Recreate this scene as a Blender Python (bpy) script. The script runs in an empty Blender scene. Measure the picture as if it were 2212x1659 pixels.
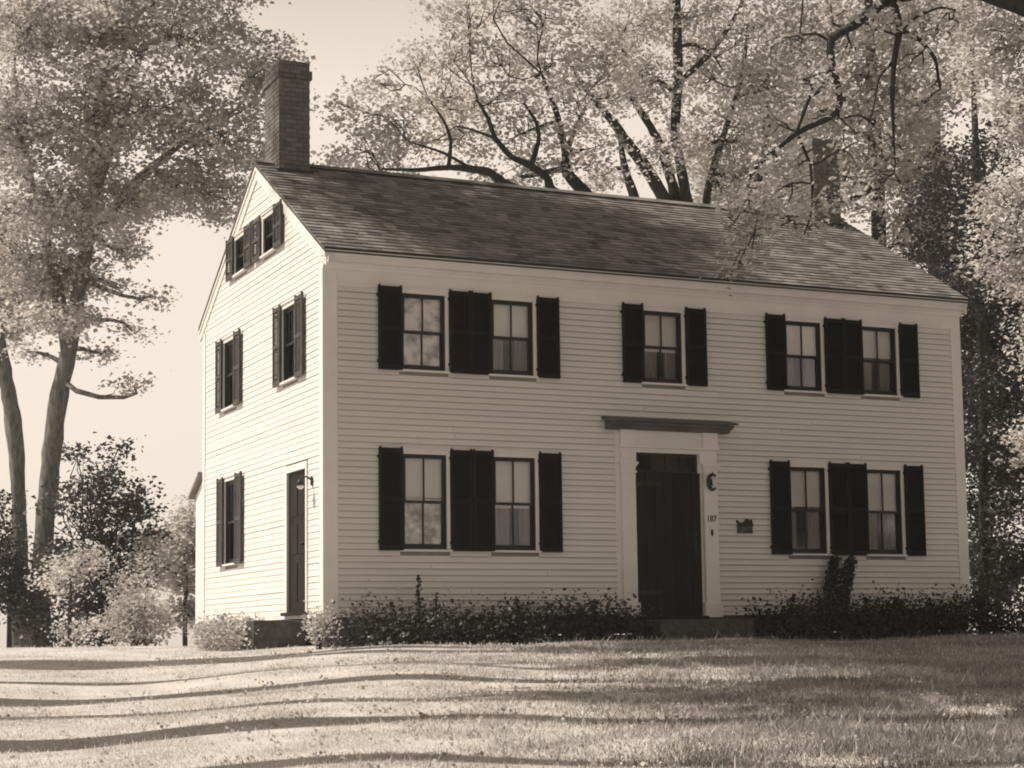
import bpy, math, random
import numpy as np
from mathutils import Vector, Matrix

random.seed(7)
rng = np.random.default_rng(11)
scene = bpy.context.scene
COL = scene.collection
R = math.radians

# ------------------------------------------------------------------ camera
CAM = np.array([-7.923, -23.5002, -0.4201])
YAW, PITCH, ROLL = 0.4176, 0.1058, -0.0119
FPX, CX, CY = 3886.13, 1057.87, 975.5            # in a 2212 px wide frame
W0 = 2212.0
_f = np.array([math.sin(YAW) * math.cos(PITCH), math.cos(YAW) * math.cos(PITCH), math.sin(PITCH)])
_r0 = np.array([math.cos(YAW), -math.sin(YAW), 0.0])
_u0 = np.cross(_r0, _f)
_r = _r0 * math.cos(ROLL) + _u0 * math.sin(ROLL)
_u = -_r0 * math.sin(ROLL) + _u0 * math.cos(ROLL)
cam_data = bpy.data.cameras.new('camera')
cam = bpy.data.objects.new('camera', cam_data)
COL.objects.link(cam)
cam.matrix_world = Matrix(((_r[0], _u[0], -_f[0], CAM[0]), (_r[1], _u[1], -_f[1], CAM[1]),
                           (_r[2], _u[2], -_f[2], CAM[2]), (0, 0, 0, 1)))
cam_data.sensor_width = 36.0
cam_data.lens = 36.0 * FPX / W0
cam_data.shift_x = (1106.0 - CX) / W0
cam_data.shift_y = (CY - 829.5) / W0
cam_data.clip_start = 0.1
cam_data.clip_end = 3000.0
scene.camera = cam

# ------------------------------------------------------------------ light
SUN_AZ, SUN_EL = R(-70.0), R(51.0)               # azimuth from +Y towards +X
SUN = np.array([math.sin(SUN_AZ) * math.cos(SUN_EL), math.cos(SUN_AZ) * math.cos(SUN_EL), math.sin(SUN_EL)])
world = bpy.data.worlds.new('World')
scene.world = world
world.use_nodes = True
nt = world.node_tree
nt.nodes.clear()
sky = nt.nodes.new('ShaderNodeTexSky')
sky.sky_type = 'NISHITA'
sky.sun_disc = False
sky.sun_elevation = SUN_EL
sky.sun_rotation = SUN_AZ
sky.dust_density = 4.0
sky.air_density = 1.0
bw = nt.nodes.new('ShaderNodeRGBToBW')
tint = nt.nodes.new('ShaderNodeMix')
tint.data_type = 'RGBA'
tint.blend_type = 'MULTIPLY'
tint.inputs[0].default_value = 1.0
tint.inputs[7].default_value = (1.0, 0.88, 0.755, 1)   # the print's sepia
bg = nt.nodes.new('ShaderNodeBackground')
bg.inputs['Strength'].default_value = 0.05
out = nt.nodes.new('ShaderNodeOutputWorld')
nt.links.new(sky.outputs[0], bw.inputs[0])
haze_add = nt.nodes.new('ShaderNodeMath')           # even white summer haze over the whole sky
haze_add.operation = 'ADD'
wtc = nt.nodes.new('ShaderNodeTexCoord')           # thick near the horizon, thinner overhead
wsep = nt.nodes.new('ShaderNodeSeparateXYZ')
wmap = nt.nodes.new('ShaderNodeMapRange')
wmap.inputs[1].default_value, wmap.inputs[2].default_value = 0.30, 0.50
wmap.inputs[3].default_value, wmap.inputs[4].default_value = 10.9, 0.0
nt.links.new(wtc.outputs['Generated'], wsep.inputs[0])
nt.links.new(wsep.outputs[2], wmap.inputs[0])
nt.links.new(wmap.outputs[0], haze_add.inputs[1])
nt.links.new(bw.outputs[0], haze_add.inputs[0])
nt.links.new(haze_add.outputs[0], tint.inputs[6])
nt.links.new(tint.outputs[2], bg.inputs[0])
nt.links.new(bg.outputs[0], out.inputs[0])

sd = bpy.data.lights.new('sun', 'SUN')
sd.energy = 4.1
sd.angle = R(0.6)
sd.color = (1.0, 0.885, 0.76)
so = bpy.data.objects.new('sun', sd)
COL.objects.link(so)
so.rotation_euler = Vector(tuple(SUN)).to_track_quat('Z', 'Y').to_euler()
so.location = (-20, 10, 30)

scene.view_settings.view_transform = 'Standard'
scene.view_settings.look = 'None'
scene.view_settings.exposure = 0.5
scene.view_settings.gamma = 1.0
scene.render.film_transparent = False
scene.cycles.filter_width = 1.9
scene.cycles.max_bounces = 6
scene.cycles.transparent_max_bounces = 8
scene.cycles.use_denoising = True

# ------------------------------------------------------------------ helpers
def at(u, v, d):
    """world point seen at pixel (u, v) of the 2212 px frame, d metres along the view axis"""
    return CAM + d * (_f + _r * (u - CX) / FPX - _u * (v - CY) / FPX)


def sstep(a, b, x):
    t = np.clip((x - a) / (b - a), 0, 1)
    return t * t * (3 - 2 * t)


def ground_z(x, y):
    x = np.asarray(x, float)
    y = np.asarray(y, float)
    dx, dy = x - CAM[0], y - CAM[1]
    fw = dx * math.sin(YAW) + dy * math.cos(YAW)
    rt = dx * math.cos(YAW) - dy * math.sin(YAW)
    s = np.maximum(0, -2.2 - y)
    z = -0.46 - 0.070 * (s - 1.0 * (1 - np.exp(-s / 1.0)))
    z = np.maximum(z, -2.3)
    z = z - 0.24 * sstep(0.5, -4.6, rt) * sstep(25, 20, fw) * sstep(6, 11, fw)
    z = z + 0.05 * np.exp(-((rt + 1.3) / 1.3) ** 2 - ((fw - 18.5) / 2.5) ** 2)
    z = z + 0.035 * np.sin(x * 0.9 + 0.6 * y) * np.sin(y * 1.15 - 0.4 * x + 1.0) + 0.018 * np.sin(2.3 * x + 1.3) * np.sin(2.1 * y)
    return z


def gz(p):
    return float(ground_z(p[0], p[1]))


class MB:
    def __init__(self):
        self.v, self.f = [], []

    def quad(self, *pts):
        n = len(self.v)
        self.v += [tuple(p) for p in pts]
        self.f.append(tuple(range(n, n + len(pts))))
        return self

    def box(self, x0, x1, y0, y1, z0, z1):
        n = len(self.v)
        self.v += [(x0, y0, z0), (x1, y0, z0), (x1, y1, z0), (x0, y1, z0), (x0, y0, z1), (x1, y0, z1), (x1, y1, z1), (x0, y1, z1)]
        self.f += [tuple(n + i for i in q) for q in ((0, 3, 2, 1), (4, 5, 6, 7), (0, 1, 5, 4), (1, 2, 6, 5), (2, 3, 7, 6), (3, 0, 4, 7))]
        return self

    def prism(self, poly, axis, a, b):
        """extrude a 2D polygon along an axis: axis 'x' takes (y, z), 'y' takes (x, z), 'z' takes (x, y)"""
        n = len(self.v)
        k = len(poly)
        for c in (a, b):
            for p, q in poly:
                self.v.append({'x': (c, p, q), 'y': (p, c, q), 'z': (p, q, c)}[axis])
        self.f.append(tuple(n + i for i in range(k)))
        self.f.append(tuple(n + k + i for i in reversed(range(k))))
        for i in range(k):
            j = (i + 1) % k
            self.f.append((n + i, n + k + i, n + k + j, n + j))
        return self

    def tube(self, pts, radii, sides=8, jit=0.0):
        pts = [np.asarray(p, float) for p in pts]
        n0 = len(self.v)
        up = np.array([0.31, 0.17, 0.93])
        prev = None
        for i, p in enumerate(pts):
            t = pts[min(i + 1, len(pts) - 1)] - pts[max(i - 1, 0)]
            t = t / (np.linalg.norm(t) + 1e-9)
            if prev is None:
                a = np.cross(t, up)
                if np.linalg.norm(a) < 0.1:
                    a = np.cross(t, np.array([1.0, 0, 0]))
            else:
                a = prev - t * np.dot(prev, t)
            a = a / (np.linalg.norm(a) + 1e-9)
            prev = a
            b = np.cross(t, a)
            for k in range(sides):
                an = 2 * math.pi * k / sides
                rr = radii[i] * (1 + (random.uniform(-jit, jit) if jit else 0))
                q = p + rr * (math.cos(an) * a + math.sin(an) * b)
                self.v.append((float(q[0]), float(q[1]), float(q[2])))
        for i in range(len(pts) - 1):
            for k in range(sides):
                k2 = (k + 1) % sides
                self.f.append((n0 + i * sides + k, n0 + i * sides + k2, n0 + (i + 1) * sides + k2, n0 + (i + 1) * sides + k))
        self.f.append(tuple(n0 + k for k in reversed(range(sides))))
        m = n0 + (len(pts) - 1) * sides
        self.f.append(tuple(m + k for k in range(sides)))
        return self

    def mesh(self, name, mat, smooth=False):
        me = bpy.data.meshes.new(name)
        me.from_pydata(self.v, [], self.f)
        if mat:
            me.materials.append(M[mat])
        if smooth:
            for p in me.polygons:
                p.use_smooth = True
        me.update()
        return me

    def build(self, name, mat, parent=None, smooth=False, loc=(0, 0, 0), rz=0.0):
        return link(name, self.mesh(name, mat, smooth), parent, loc, rz)


def link(name, data, parent=None, loc=(0, 0, 0), rz=0.0):
    o = bpy.data.objects.new(name, data)
    COL.objects.link(o)
    o.parent = parent
    o.location = tuple(float(c) for c in loc)
    o.rotation_euler = (0, 0, rz)
    return o


def tag(o, label=None, cat=None, group=None, kind=None):
    if label:
        o['label'] = label
    if cat:
        o['category'] = cat
    if group:
        o['group'] = group
    if kind:
        o['kind'] = kind
    return o


def empty(name, loc=(0, 0, 0), rz=0.0):
    return link(name, None, None, loc, rz)


def np_mesh(name, verts, nper, mat):
    """many separate faces of nper corners, straight from numpy"""
    verts = np.ascontiguousarray(verts, dtype=np.float32).reshape(-1, 3)
    nv = len(verts)
    nf = nv // nper
    me = bpy.data.meshes.new(name)
    me.vertices.add(nv)
    me.vertices.foreach_set('co', verts.ravel())
    me.loops.add(nv)
    me.loops.foreach_set('vertex_index', np.arange(nv, dtype=np.int32))
    me.polygons.add(nf)
    me.polygons.foreach_set('loop_start', np.arange(0, nv, nper, dtype=np.int32))
    me.polygons.foreach_set('loop_total', np.full(nf, nper, dtype=np.int32))
    me.materials.append(M[mat])
    me.update(calc_edges=True)
    return me


# ------------------------------------------------------------------ materials
M = {}
WARM = (1.0, 0.965, 0.925)


def col(v):
    return (v * WARM[0], v * WARM[1], v * WARM[2], 1)


def mat(name, lo, hi=None, rough=0.7, scale=6.0, stretch=(1, 1, 1), detail=4.0, bump=0.0, bscale=None, island=0.0,
        objvar=0.0, spec=0.3, trans=0.0, contrast=(0.3, 0.7), coat=0.0):
    hi = lo if hi is None else hi
    m = bpy.data.materials.new(name)
    m.use_nodes = True
    t = m.node_tree
    N, L = t.nodes, t.links
    b = N['Principled BSDF']
    b.inputs['Roughness'].default_value = rough
    b.inputs['Specular IOR Level'].default_value = spec
    tc = N.new('ShaderNodeTexCoord')
    mp = N.new('ShaderNodeMapping')
    mp.inputs['Scale'].default_value = stretch
    L.new(tc.outputs['Object'], mp.inputs[0])
    nz = N.new('ShaderNodeTexNoise')
    nz.inputs['Scale'].default_value = scale
    nz.inputs['Detail'].default_value = detail
    L.new(mp.outputs[0], nz.inputs['Vector'])
    mr = N.new('ShaderNodeMapRange')
    mr.inputs[1].default_value, mr.inputs[2].default_value = contrast
    L.new(nz.outputs[0], mr.inputs[0])
    fac = mr.outputs[0]
    for amount, src in ((island, 'ShaderNodeNewGeometry'), (objvar, 'ShaderNodeObjectInfo')):
        if amount:
            g = N.new(src)
            rnd = g.outputs['Random Per Island'] if island and src == 'ShaderNodeNewGeometry' else g.outputs['Random']
            mx = N.new('ShaderNodeMix')
            mx.inputs[0].default_value = amount
            L.new(fac, mx.inputs[2])
            L.new(rnd, mx.inputs[3])
            fac = mx.outputs[0]
    cm = N.new('ShaderNodeMix')
    cm.data_type = 'RGBA'
    cm.inputs[6].default_value = col(lo)
    cm.inputs[7].default_value = col(hi)
    L.new(fac, cm.inputs[0])
    L.new(cm.outputs[2], b.inputs['Base Color'])
    if bump:
        nb = N.new('ShaderNodeTexNoise')
        nb.inputs['Scale'].default_value = bscale or scale * 4
        nb.inputs['Detail'].default_value = 5
        L.new(mp.outputs[0], nb.inputs['Vector'])
        bp = N.new('ShaderNodeBump')
        bp.inputs['Strength'].default_value = bump
        bp.inputs['Distance'].default_value = 0.02
        L.new(nb.outputs[0], bp.inputs['Height'])
        L.new(bp.outputs[0], b.inputs['Normal'])
    if trans:
        tr = N.new('ShaderNodeBsdfTranslucent')
        L.new(cm.outputs[2], tr.inputs[0])
        ms = N.new('ShaderNodeMixShader')
        ms.inputs[0].default_value = trans
        L.new(b.outputs[0], ms.inputs[1])
        L.new(tr.outputs[0], ms.inputs[2])
        L.new(ms.outputs[0], N['Material Output'].inputs[0])
    M[name] = m
    return m


mat('white_paint', 0.64, 0.73, 0.55, scale=1.3, stretch=(1, 1, 3), bump=0.06, objvar=0.35)
mat('trim_paint', 0.68, 0.76, 0.5, scale=2.0, bump=0.03)
mat('butt_shadow_paint', 0.24, 0.46, 0.8, scale=3.0, stretch=(0.5, 1, 1), objvar=0.3)  # darker paint that draws the shadow line under the boards
mat('sheathing', 0.2, 0.26, 0.9, scale=4)
mat('black_paint', 0.005, 0.010, 0.6, spec=0.12, scale=5, stretch=(3, 3, 1), bump=0.05)
mat('sunlit_black_paint', 0.04, 0.085, 0.6, scale=5, stretch=(3, 3, 1), bump=0.05, spec=0.2)   # gable shutters, black paint lightened to paint the sunlight in
mat('sash_paint', 0.014, 0.022, 0.45, scale=5)
mat('door_wood', 0.008, 0.02, 0.6, spec=0.12, scale=3, stretch=(8, 8, 0.6), bump=0.15, objvar=0.4)
mat('shingle_wood', 0.06, 0.29, 0.85, scale=2.2, stretch=(1, 1, 1), bump=0.3, island=0.5, objvar=0.0)
mat('shingle_single', 0.06, 0.26, 0.85, scale=5, stretch=(1, 1, 1), bump=0.3, objvar=0.75)
mat('roof_deck', 0.06, 0.09, 0.9, scale=3)
mat('brick', 0.09, 0.20, 0.9, scale=9, bump=0.3, island=0.5)
mat('mortar', 0.11, 0.16, 0.95, scale=20)
mat('granite', 0.045, 0.10, 0.8, scale=14, bump=0.25)
mat('foundation_stone', 0.06, 0.14, 0.9, scale=6, bump=0.4)
mat('blind_cloth', 0.80, 0.86, 0.8, scale=2)
mat('curtain_cloth', 0.22, 0.34, 0.9, scale=3, stretch=(6, 1, 0.5))
mat('reflection_cloth', 0.34, 0.97, 0.9, scale=5.2, stretch=(1, 1, 1.2), contrast=(0.34, 0.56), detail=6)  # light and dark pattern painting tree reflections behind the glass
mat('weathered_wood', 0.07, 0.15, 0.9, scale=4, stretch=(0.4, 1, 1), bump=0.3)
mat('iron', 0.012, 0.03, 0.5, scale=9)
mat('lamp_glass', 0.7, 0.75, 0.2, scale=3)
mat('plaque_print', 0.02, 0.14, 0.6, scale=38, stretch=(1, 1, 2.2), contrast=(0.48, 0.56))
mat('bark', 0.06, 0.22, 0.95, scale=5, stretch=(3, 3, 0.7), bump=0.9, bscale=12)
mat('bark_dark', 0.02, 0.06, 0.95, scale=5, stretch=(3, 3, 0.7), bump=0.9, bscale=12)
LEAF = dict(rough=0.55, scale=1.3, detail=3.0, island=0.4, spec=0.35, contrast=(0.36, 0.64))
mat('leaf_pale', 0.32, 0.86, trans=0.5, **LEAF)
mat('leaf_mid', 0.27, 0.80, trans=0.48, **LEAF)
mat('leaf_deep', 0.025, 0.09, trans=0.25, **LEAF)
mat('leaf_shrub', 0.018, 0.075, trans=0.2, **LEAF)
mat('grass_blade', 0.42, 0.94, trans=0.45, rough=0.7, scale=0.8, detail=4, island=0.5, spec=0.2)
mat('grass_shaded', 0.11, 0.50, trans=0.35, rough=0.7, scale=1.1, detail=5, island=0.5, spec=0.2)  # blade colour darkened to carry the shade of the right lawn
mat('weed_leaf', 0.25, 0.75, trans=0.35, rough=0.7, scale=0.8, detail=4, island=0.6, spec=0.2)
mat('soil_turf', 0.40, 0.58, 0.95, scale=2.2, detail=8, bump=0.6, bscale=30)
mat('gravel_road', 0.30, 0.42, 0.95, scale=30, bump=0.5, bscale=90)

g = bpy.data.materials.new('window_glass')
g.use_nodes = True
N, L = g.node_tree.nodes, g.node_tree.links
N.clear()
o_ = N.new('ShaderNodeOutputMaterial')
tr_ = N.new('ShaderNodeBsdfTransparent')
tr_.inputs[0].default_value = (0.98, 0.975, 0.97, 1)
gl_ = N.new('ShaderNodeBsdfGlossy')
gl_.inputs['Roughness'].default_value = 0.02
fr_ = N.new('ShaderNodeFresnel')
fr_.inputs[0].default_value = 1.5
nz_ = N.new('ShaderNodeTexNoise')
nz_.inputs['Scale'].default_value = 3.5
bp_ = N.new('ShaderNodeBump')
bp_.inputs['Strength'].default_value = 0.03
bp_.inputs['Distance'].default_value = 0.03
L.new(nz_.outputs[0], bp_.inputs['Height'])
L.new(bp_.outputs[0], gl_.inputs['Normal'])
mx_ = N.new('ShaderNodeMixShader')
L.new(fr_.outputs[0], mx_.inputs[0])
L.new(tr_.outputs[0], mx_.inputs[1])
L.new(gl_.outputs[0], mx_.inputs[2])
L.new(mx_.outputs[0], o_.inputs[0])
M['window_glass'] = g

# ------------------------------------------------------------------ ground
def build_ground():
    # fine sheet near the house inside a coarse one that runs to the horizon: one mesh on a stretched grid
    def axis(lo, hi, step, far):
        a = list(np.arange(lo, hi + 1e-6, step))
        s, x = step, lo
        left = []
        while x > -far:
            s *= 1.45
            x -= s
            left.append(x)
        s, x = step, hi
        right = []
        while x < far:
            s *= 1.45
            x += s
            right.append(x)
        return np.array(left[::-1] + a + right)
    X = axis(-16, 16, 0.3, 900)
    Y = axis(-26, 16, 0.3, 900)
    gx, gy = np.meshgrid(X, Y)
    gzv = ground_z(gx, gy)
    n, m = len(X), len(Y)
    verts = np.stack([gx.ravel(), gy.ravel(), gzv.ravel()], 1)
    i = np.arange((m - 1) * n).reshape(m - 1, n)[:, :-1].ravel()
    faces = np.stack([i, i + 1, i + n + 1, i + n], 1)
    me = bpy.data.meshes.new('lawn')
    me.from_pydata(verts.tolist(), [], faces.tolist())
    me.materials.append(M['soil_turf'])
    for p in me.polygons:
        p.use_smooth = True
    o = link('lawn', me)
    tag(o, 'sunlit lawn sloping up to the house, streaked with tree shadows', 'lawn', kind='structure')


build_ground()


def build_road():
    mb = MB()
    P = []
    for u in (1980, 2060, 2130, 2212, 2320, 2460):
        d = 6.0
        p = at(u, 1664 - (u - 1980) * 0.06, d)
        while p[2] > gz(p) and d < 20:
            d += 0.02
            p = at(u, 1664 - (u - 1980) * 0.06, d)
        P.append(p)
    near = [p - 3.5 * np.array([_f[0], _f[1], 0]) for p in P]
    for i in range(len(P) - 1):
        q = [P[i], P[i + 1], near[i + 1], near[i]]
        cols = 8
        for k in range(cols):
            a, b = k / cols, (k + 1) / cols
            c = [q[0] + (q[3] - q[0]) * a, q[0] + (q[3] - q[0]) * b, q[1] + (q[2] - q[1]) * b, q[1] + (q[2] - q[1]) * a]
            mb.quad(*[(w[0], w[1], gz(w) + 0.02) for w in c])
    o = mb.build('road', 'gravel_road')
    tag(o, 'pale gravel road edge at the foot of the lawn', 'road', kind='structure')


build_road()

# ------------------------------------------------------------------ the house
LEN, DEP = 10.92, 6.37
EXPO = 0.088
RIDGE_Y, RIDGE_Z = DEP / 2, 7.15
EAVE_Y, EAVE_Z = -0.20, 5.09
SLOPE = (RIDGE_Z - EAVE_Z) / (RIDGE_Y - EAVE_Y)


def roof_under(y):
    """underside of the roof over the gable, y measured from the front"""
    return RIDGE_Z - 0.10 - SLOPE * abs(y - RIDGE_Y)


house = empty('house')
tag(house, 'two storey white clapboard house with black shutters and two chimneys', 'house')
WW = 0.66
T2, B2, T1, B1 = 4.53, 3.44, 2.235, 0.897
XS = [1.488, 2.879, 5.374, 7.891, 9.327]
GR = R(-90)            # gable frame: local x runs towards the front, outward is local -y


def openings_front():
    o = []
    for i, x in enumerate(XS):
        o.append((x - WW / 2, x + WW / 2, B2, T2))
        if i != 2:
            o.append((x - WW / 2, x + WW / 2, B1, T1))
    o.append((4.86, 5.93, -0.09, 2.38))
    return o


# gable openings in local x = -y
GY = [1.49, 4.72]
A1, A2 = 2.52, 4.10   # attic window centres
AB, AT = 5.55, 6.12
AW = 0.60
GOPEN = [(-GY[0] - WW / 2, -GY[0] + WW / 2, B2, T2), (-GY[1] - WW / 2, -GY[1] + WW / 2, B2, T2),
         (-4.62 - WW / 2, -4.62 + WW / 2, B1, T1), (-1.607, -0.734, 0.04, 2.07),
         (-A1 - AW / 2, -A1 + AW / 2, AB, AT), (-A2 - AW / 2, -A2 + AW / 2, AB, AT)]


def sheathe(name, x0, x1, top, opens, rz):
    """wall core with real openings; top is a function of x; columns of boxes with sloped tops"""
    xs = sorted({x0, x1, *[c for o in opens for c in o[:2]], *( [-RIDGE_Y] if rz else [])})
    mb = MB()
    for a, b in zip(xs[:-1], xs[1:]):
        m = (a + b) / 2
        cuts = sorted([(o[2], o[3]) for o in opens if o[0] < m < o[1]])
        z = 0.0
        for lo, hi in cuts + [(None, None)]:
            if lo is None:
                mb.prism([(a, z), (b, z), (b, top(b)), (a, top(a))], 'y', 0.0, 0.09)
            else:
                if lo > z + 1e-4:
                    mb.prism([(a, z), (b, z), (b, lo), (a, lo)], 'y', 0.0, 0.09)
                z = hi
    return mb.build(name, 'sheathing', house, rz=rz)


front_wall = sheathe('front_wall', 0.0, LEN, lambda x: 5.0, openings_front(), 0.0)
gable_wall = sheathe('gable_wall', -DEP + 0.001, -0.095, lambda x: roof_under(-x), GOPEN, GR)
mb = MB()
mb.prism([(0.095, 0), (DEP, 0), (DEP, roof_under(DEP)), (RIDGE_Y, roof_under(RIDGE_Y)), (0.095, roof_under(0.095))], 'x', LEN - 0.1, LEN - 0.001)
mb.box(0.1, LEN - 0.11, DEP - 0.1, DEP - 0.002, 0, 5.0)
mb.build('rear_wall', 'white_paint', house)
mb = MB().box(0.12, LEN - 0.12, 0.12, DEP - 0.12, 2.55, 2.65).box(0.12, LEN - 0.12, 0.12, DEP - 0.12, 4.85, 4.95).box(0.12, LEN - 0.12, 0.12, DEP - 0.12, -0.05, 0.0)
mb.box(4.0, 4.1, 0.3, DEP - 0.12, 0.0, 2.55).box(6.6, 6.7, 0.3, DEP - 0.12, 0.0, 2.55).box(3.7, 3.8, 0.3, DEP - 0.12, 2.65, 4.85).box(7.0, 7.1, 0.3, DEP - 0.12, 2.65, 4.85)
mb.build('inner_floors', 'roof_deck', house)

# --- clapboards: one unit wedge, stretched along its length
def wedge_mesh(t, lip):
    me = MB().prism([(-t, 0.0), (-t + 0.001, lip), (-0.004, EXPO + 0.012), (0.0, EXPO + 0.012), (0.0, 0.0)], 'x', 0.0, 1.0).mesh('clapboard', 'white_paint')
    me.materials.append(M['butt_shadow_paint'])            # shadow line painted darker along the butt edge of each board
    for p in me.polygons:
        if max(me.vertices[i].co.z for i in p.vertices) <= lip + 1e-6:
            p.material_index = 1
    return me


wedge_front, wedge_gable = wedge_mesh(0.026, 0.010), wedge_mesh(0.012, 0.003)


def clapboards(parent, segs, wedge):
    for a, b, z in segs:
        o = link('clapboard', wedge, parent)
        dz = random.uniform(-0.003, 0.003)
        o.location = (a, -0.002 + random.uniform(-0.002, 0.001), z + dz)
        o.scale = (b - a, 1 + random.uniform(-0.1, 0.15), 1)
        o.rotation_euler = (0, random.uniform(-0.0006, 0.0006), 0)


def courses(x_lo, x_hi, ztop, blocks):
    segs = []
    z = 0.0
    while z < ztop - 0.03:
        zm = z + EXPO / 2
        lo, hi = x_lo(zm), x_hi(zm)
        if hi - lo < 0.1:
            break
        cuts = sorted((b[0], b[1]) for b in blocks if b[2] - 0.02 < zm < b[3] + 0.02)
        c = lo
        for p, q in cuts + [(hi, hi)]:
            if p - c > 4.0 and random.random() < 0.55:      # a butt joint somewhere along a long board
                j = c + (p - c) * random.uniform(0.25, 0.75)
                segs += [(c, j - 0.002, z), (j + 0.002, p, z)]
            elif p - c > 0.03:
                segs.append((c, p, z))
            c = max(c, q)
        z += EXPO
    return segs


CAS = 0.05
fb = [(o[0] - CAS, o[1] + CAS, o[2] - 0.05, o[3] + 0.07) for o in openings_front()[:-1]] + [(4.52, 6.26, -1, 2.74)]
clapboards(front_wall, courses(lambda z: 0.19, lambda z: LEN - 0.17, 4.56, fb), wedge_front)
gb = [(o[0] - CAS, o[1] + CAS, o[2] - 0.05, o[3] + 0.07) for o in GOPEN]
gb[3] = (GOPEN[3][0] - 0.09, GOPEN[3][1] + 0.06, -1, GOPEN[3][3] + 0.1)


def g_hi(z):
    return -0.12 if z < 4.85 else -(RIDGE_Y - (RIDGE_Z - 0.18 - z) / SLOPE)


def g_lo(z):
    return -DEP + 0.12 if z < 4.85 else -(RIDGE_Y + (RIDGE_Z - 0.18 - z) / SLOPE)


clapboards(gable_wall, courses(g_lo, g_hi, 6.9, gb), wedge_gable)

# --- corner boards, frieze, cornice, rakes, foundation
mb = MB()
mb.box(-0.024, 0.19, -0.026, -0.001, 0.0, 4.84)
mb.build('corner_board', 'trim_paint', house)
mb = MB().box(-0.026, -0.001, -0.002, 0.125, 0.0, 4.90)
mb.build('corner_board', 'trim_paint', house)
MB().box(LEN - 0.17, LEN + 0.024, -0.026, -0.001, 0.0, 4.84).build('corner_board', 'trim_paint', house)
MB().box(LEN + 0.001, LEN + 0.026, -0.002, 0.14, 0.0, 4.84).build('corner_board', 'trim_paint', house)
MB().box(-0.026, -0.001, DEP - 0.13, DEP + 0.02, 0.0, 4.90).build('corner_board', 'trim_paint', house)
MB().box(0.191, LEN - 0.171, -0.030, -0.001, 4.60, 4.842).box(0.191, LEN - 0.171, -0.045, -0.001, 4.575, 4.60).build('frieze', 'trim_paint', house)
x0, x1 = -0.05, LEN + 0.06
mb = MB()
mb.prism([(-0.002, 4.80), (-0.055, 4.80), (-0.075, 4.835), (-0.11, 4.86), (-0.11, 4.885), (-0.002, 4.885)], 'x', x0 + 0.02, x1 - 0.02)
mb.prism([(-0.002, 4.886), (-0.165, 4.886), (-0.165, 4.965), (-0.002, 4.965)], 'x', x0 + 0.01, x1 - 0.01)
mb.prism([(-0.002, 4.966), (-0.175, 4.966), (-0.205, 5.0), (-0.235, 5.035), (-0.235, 5.06), (-0.002, 5.06)], 'x', x0, x1)
mb.build('cornice', 'trim_paint', house)
for s, y_end in ((-1, EAVE_Y - 0.005), (1, DEP - EAVE_Y)):
    for xr in ((-0.032, -0.002), (LEN + 0.002, LEN + 0.032)):
        mb = MB()
        za, zb = roof_under(RIDGE_Y) - 0.012, roof_under(y_end) - 0.012
        mb.prism([(RIDGE_Y, za), (y_end, zb), (y_end, zb - 0.17), (RIDGE_Y, za - 0.20)], 'x', *xr)
        mb.prism([(RIDGE_Y, za + 0.012), (y_end, zb + 0.012), (y_end, zb - 0.04), (RIDGE_Y, za - 0.045)], 'x', xr[0] - 0.02 if xr[0] < 0 else xr[1], xr[0] if xr[0] < 0 else xr[1] + 0.02)
        mb.build('rake_board', 'trim_paint', house)
mb = MB()
random.seed(5)
for wall in range(3):
    length = (LEN, DEP, LEN)[wall]
    for row in range(2):
        a = 0.0
        while a < length - 0.05:
            b = min(length, a + random.uniform(0.35, 0.8))
            z0 = -0.62 + row * 0.31
            pr = random.uniform(0.0, 0.03)
            if wall == 0:
                mb.box(a, b - 0.015, 0.03 - pr, 0.3, z0, z0 + 0.295)
            elif wall == 1:
                mb.box(0.03 - pr, 0.3, a + 0.3, b + 0.285, z0, z0 + 0.295)
            a = b
fnd = mb.build('foundation', 'foundation_stone', house)
fnd['kind'] = 'stuff'
MB().box(-0.03, LEN + 0.03, -0.028, -0.001, -0.05, -0.001).box(-0.032, -0.001, -0.001, DEP, -0.05, -0.001).build('water_table', 'trim_paint', house)

# --- roof: deck, shingles
roof = MB().prism([(EAVE_Y - 0.02, EAVE_Z - 0.045), (RIDGE_Y, RIDGE_Z - 0.03), (DEP - EAVE_Y, EAVE_Z - 0.045), (DEP - EAVE_Y, EAVE_Z - 0.10),
                   (RIDGE_Y, RIDGE_Z - 0.095), (EAVE_Y - 0.02, EAVE_Z - 0.10)], 'x', -0.06, LEN + 0.07).build('roof', 'roof_deck', house)
MB().box(-0.06, LEN + 0.07, EAVE_Y - 0.055, EAVE_Y - 0.022, EAVE_Z - 0.062, EAVE_Z - 0.028).build('eave_shadow_strip', 'sash_paint', house)  # dark strip added to draw the shadow line below the shingle edge
TH = math.atan(SLOPE)
SL = (RIDGE_Y - EAVE_Y) / math.cos(TH)
SH_EXPO = 0.142
shingle_mesh = MB().prism([(0.0, 0.001), (0.0, 0.021), (0.30, 0.004), (0.30, 0.0)], 'x', 0.0, 1.0).mesh('shingle', 'shingle_single')
places = []
k = 0
s = -0.05
while s < SL - 0.06:
    x = -0.065 - random.uniform(0, 0.1)
    while x < LEN + 0.07:
        w = random.uniform(0.12, 0.25)
        a, b = max(x, -0.075), min(x + w - 0.006, LEN + 0.08)
        if b - a > 0.03:
            ss = s + random.uniform(-0.009, 0.009)
            y = EAVE_Y + ss * math.cos(TH) + 0.02 * math.sin(TH)
            z = EAVE_Z - 0.028 + ss * math.sin(TH) + 0.006 + random.uniform(0, 0.004)
            dist = np.linalg.norm(np.array([(a + b) / 2, y, z]) - CAM)
            places.append(((b - a) / dist, a, b - a, y, z, TH - 0.045 + random.uniform(-0.012, 0.02)))
        x += w
    s += SH_EXPO
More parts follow.
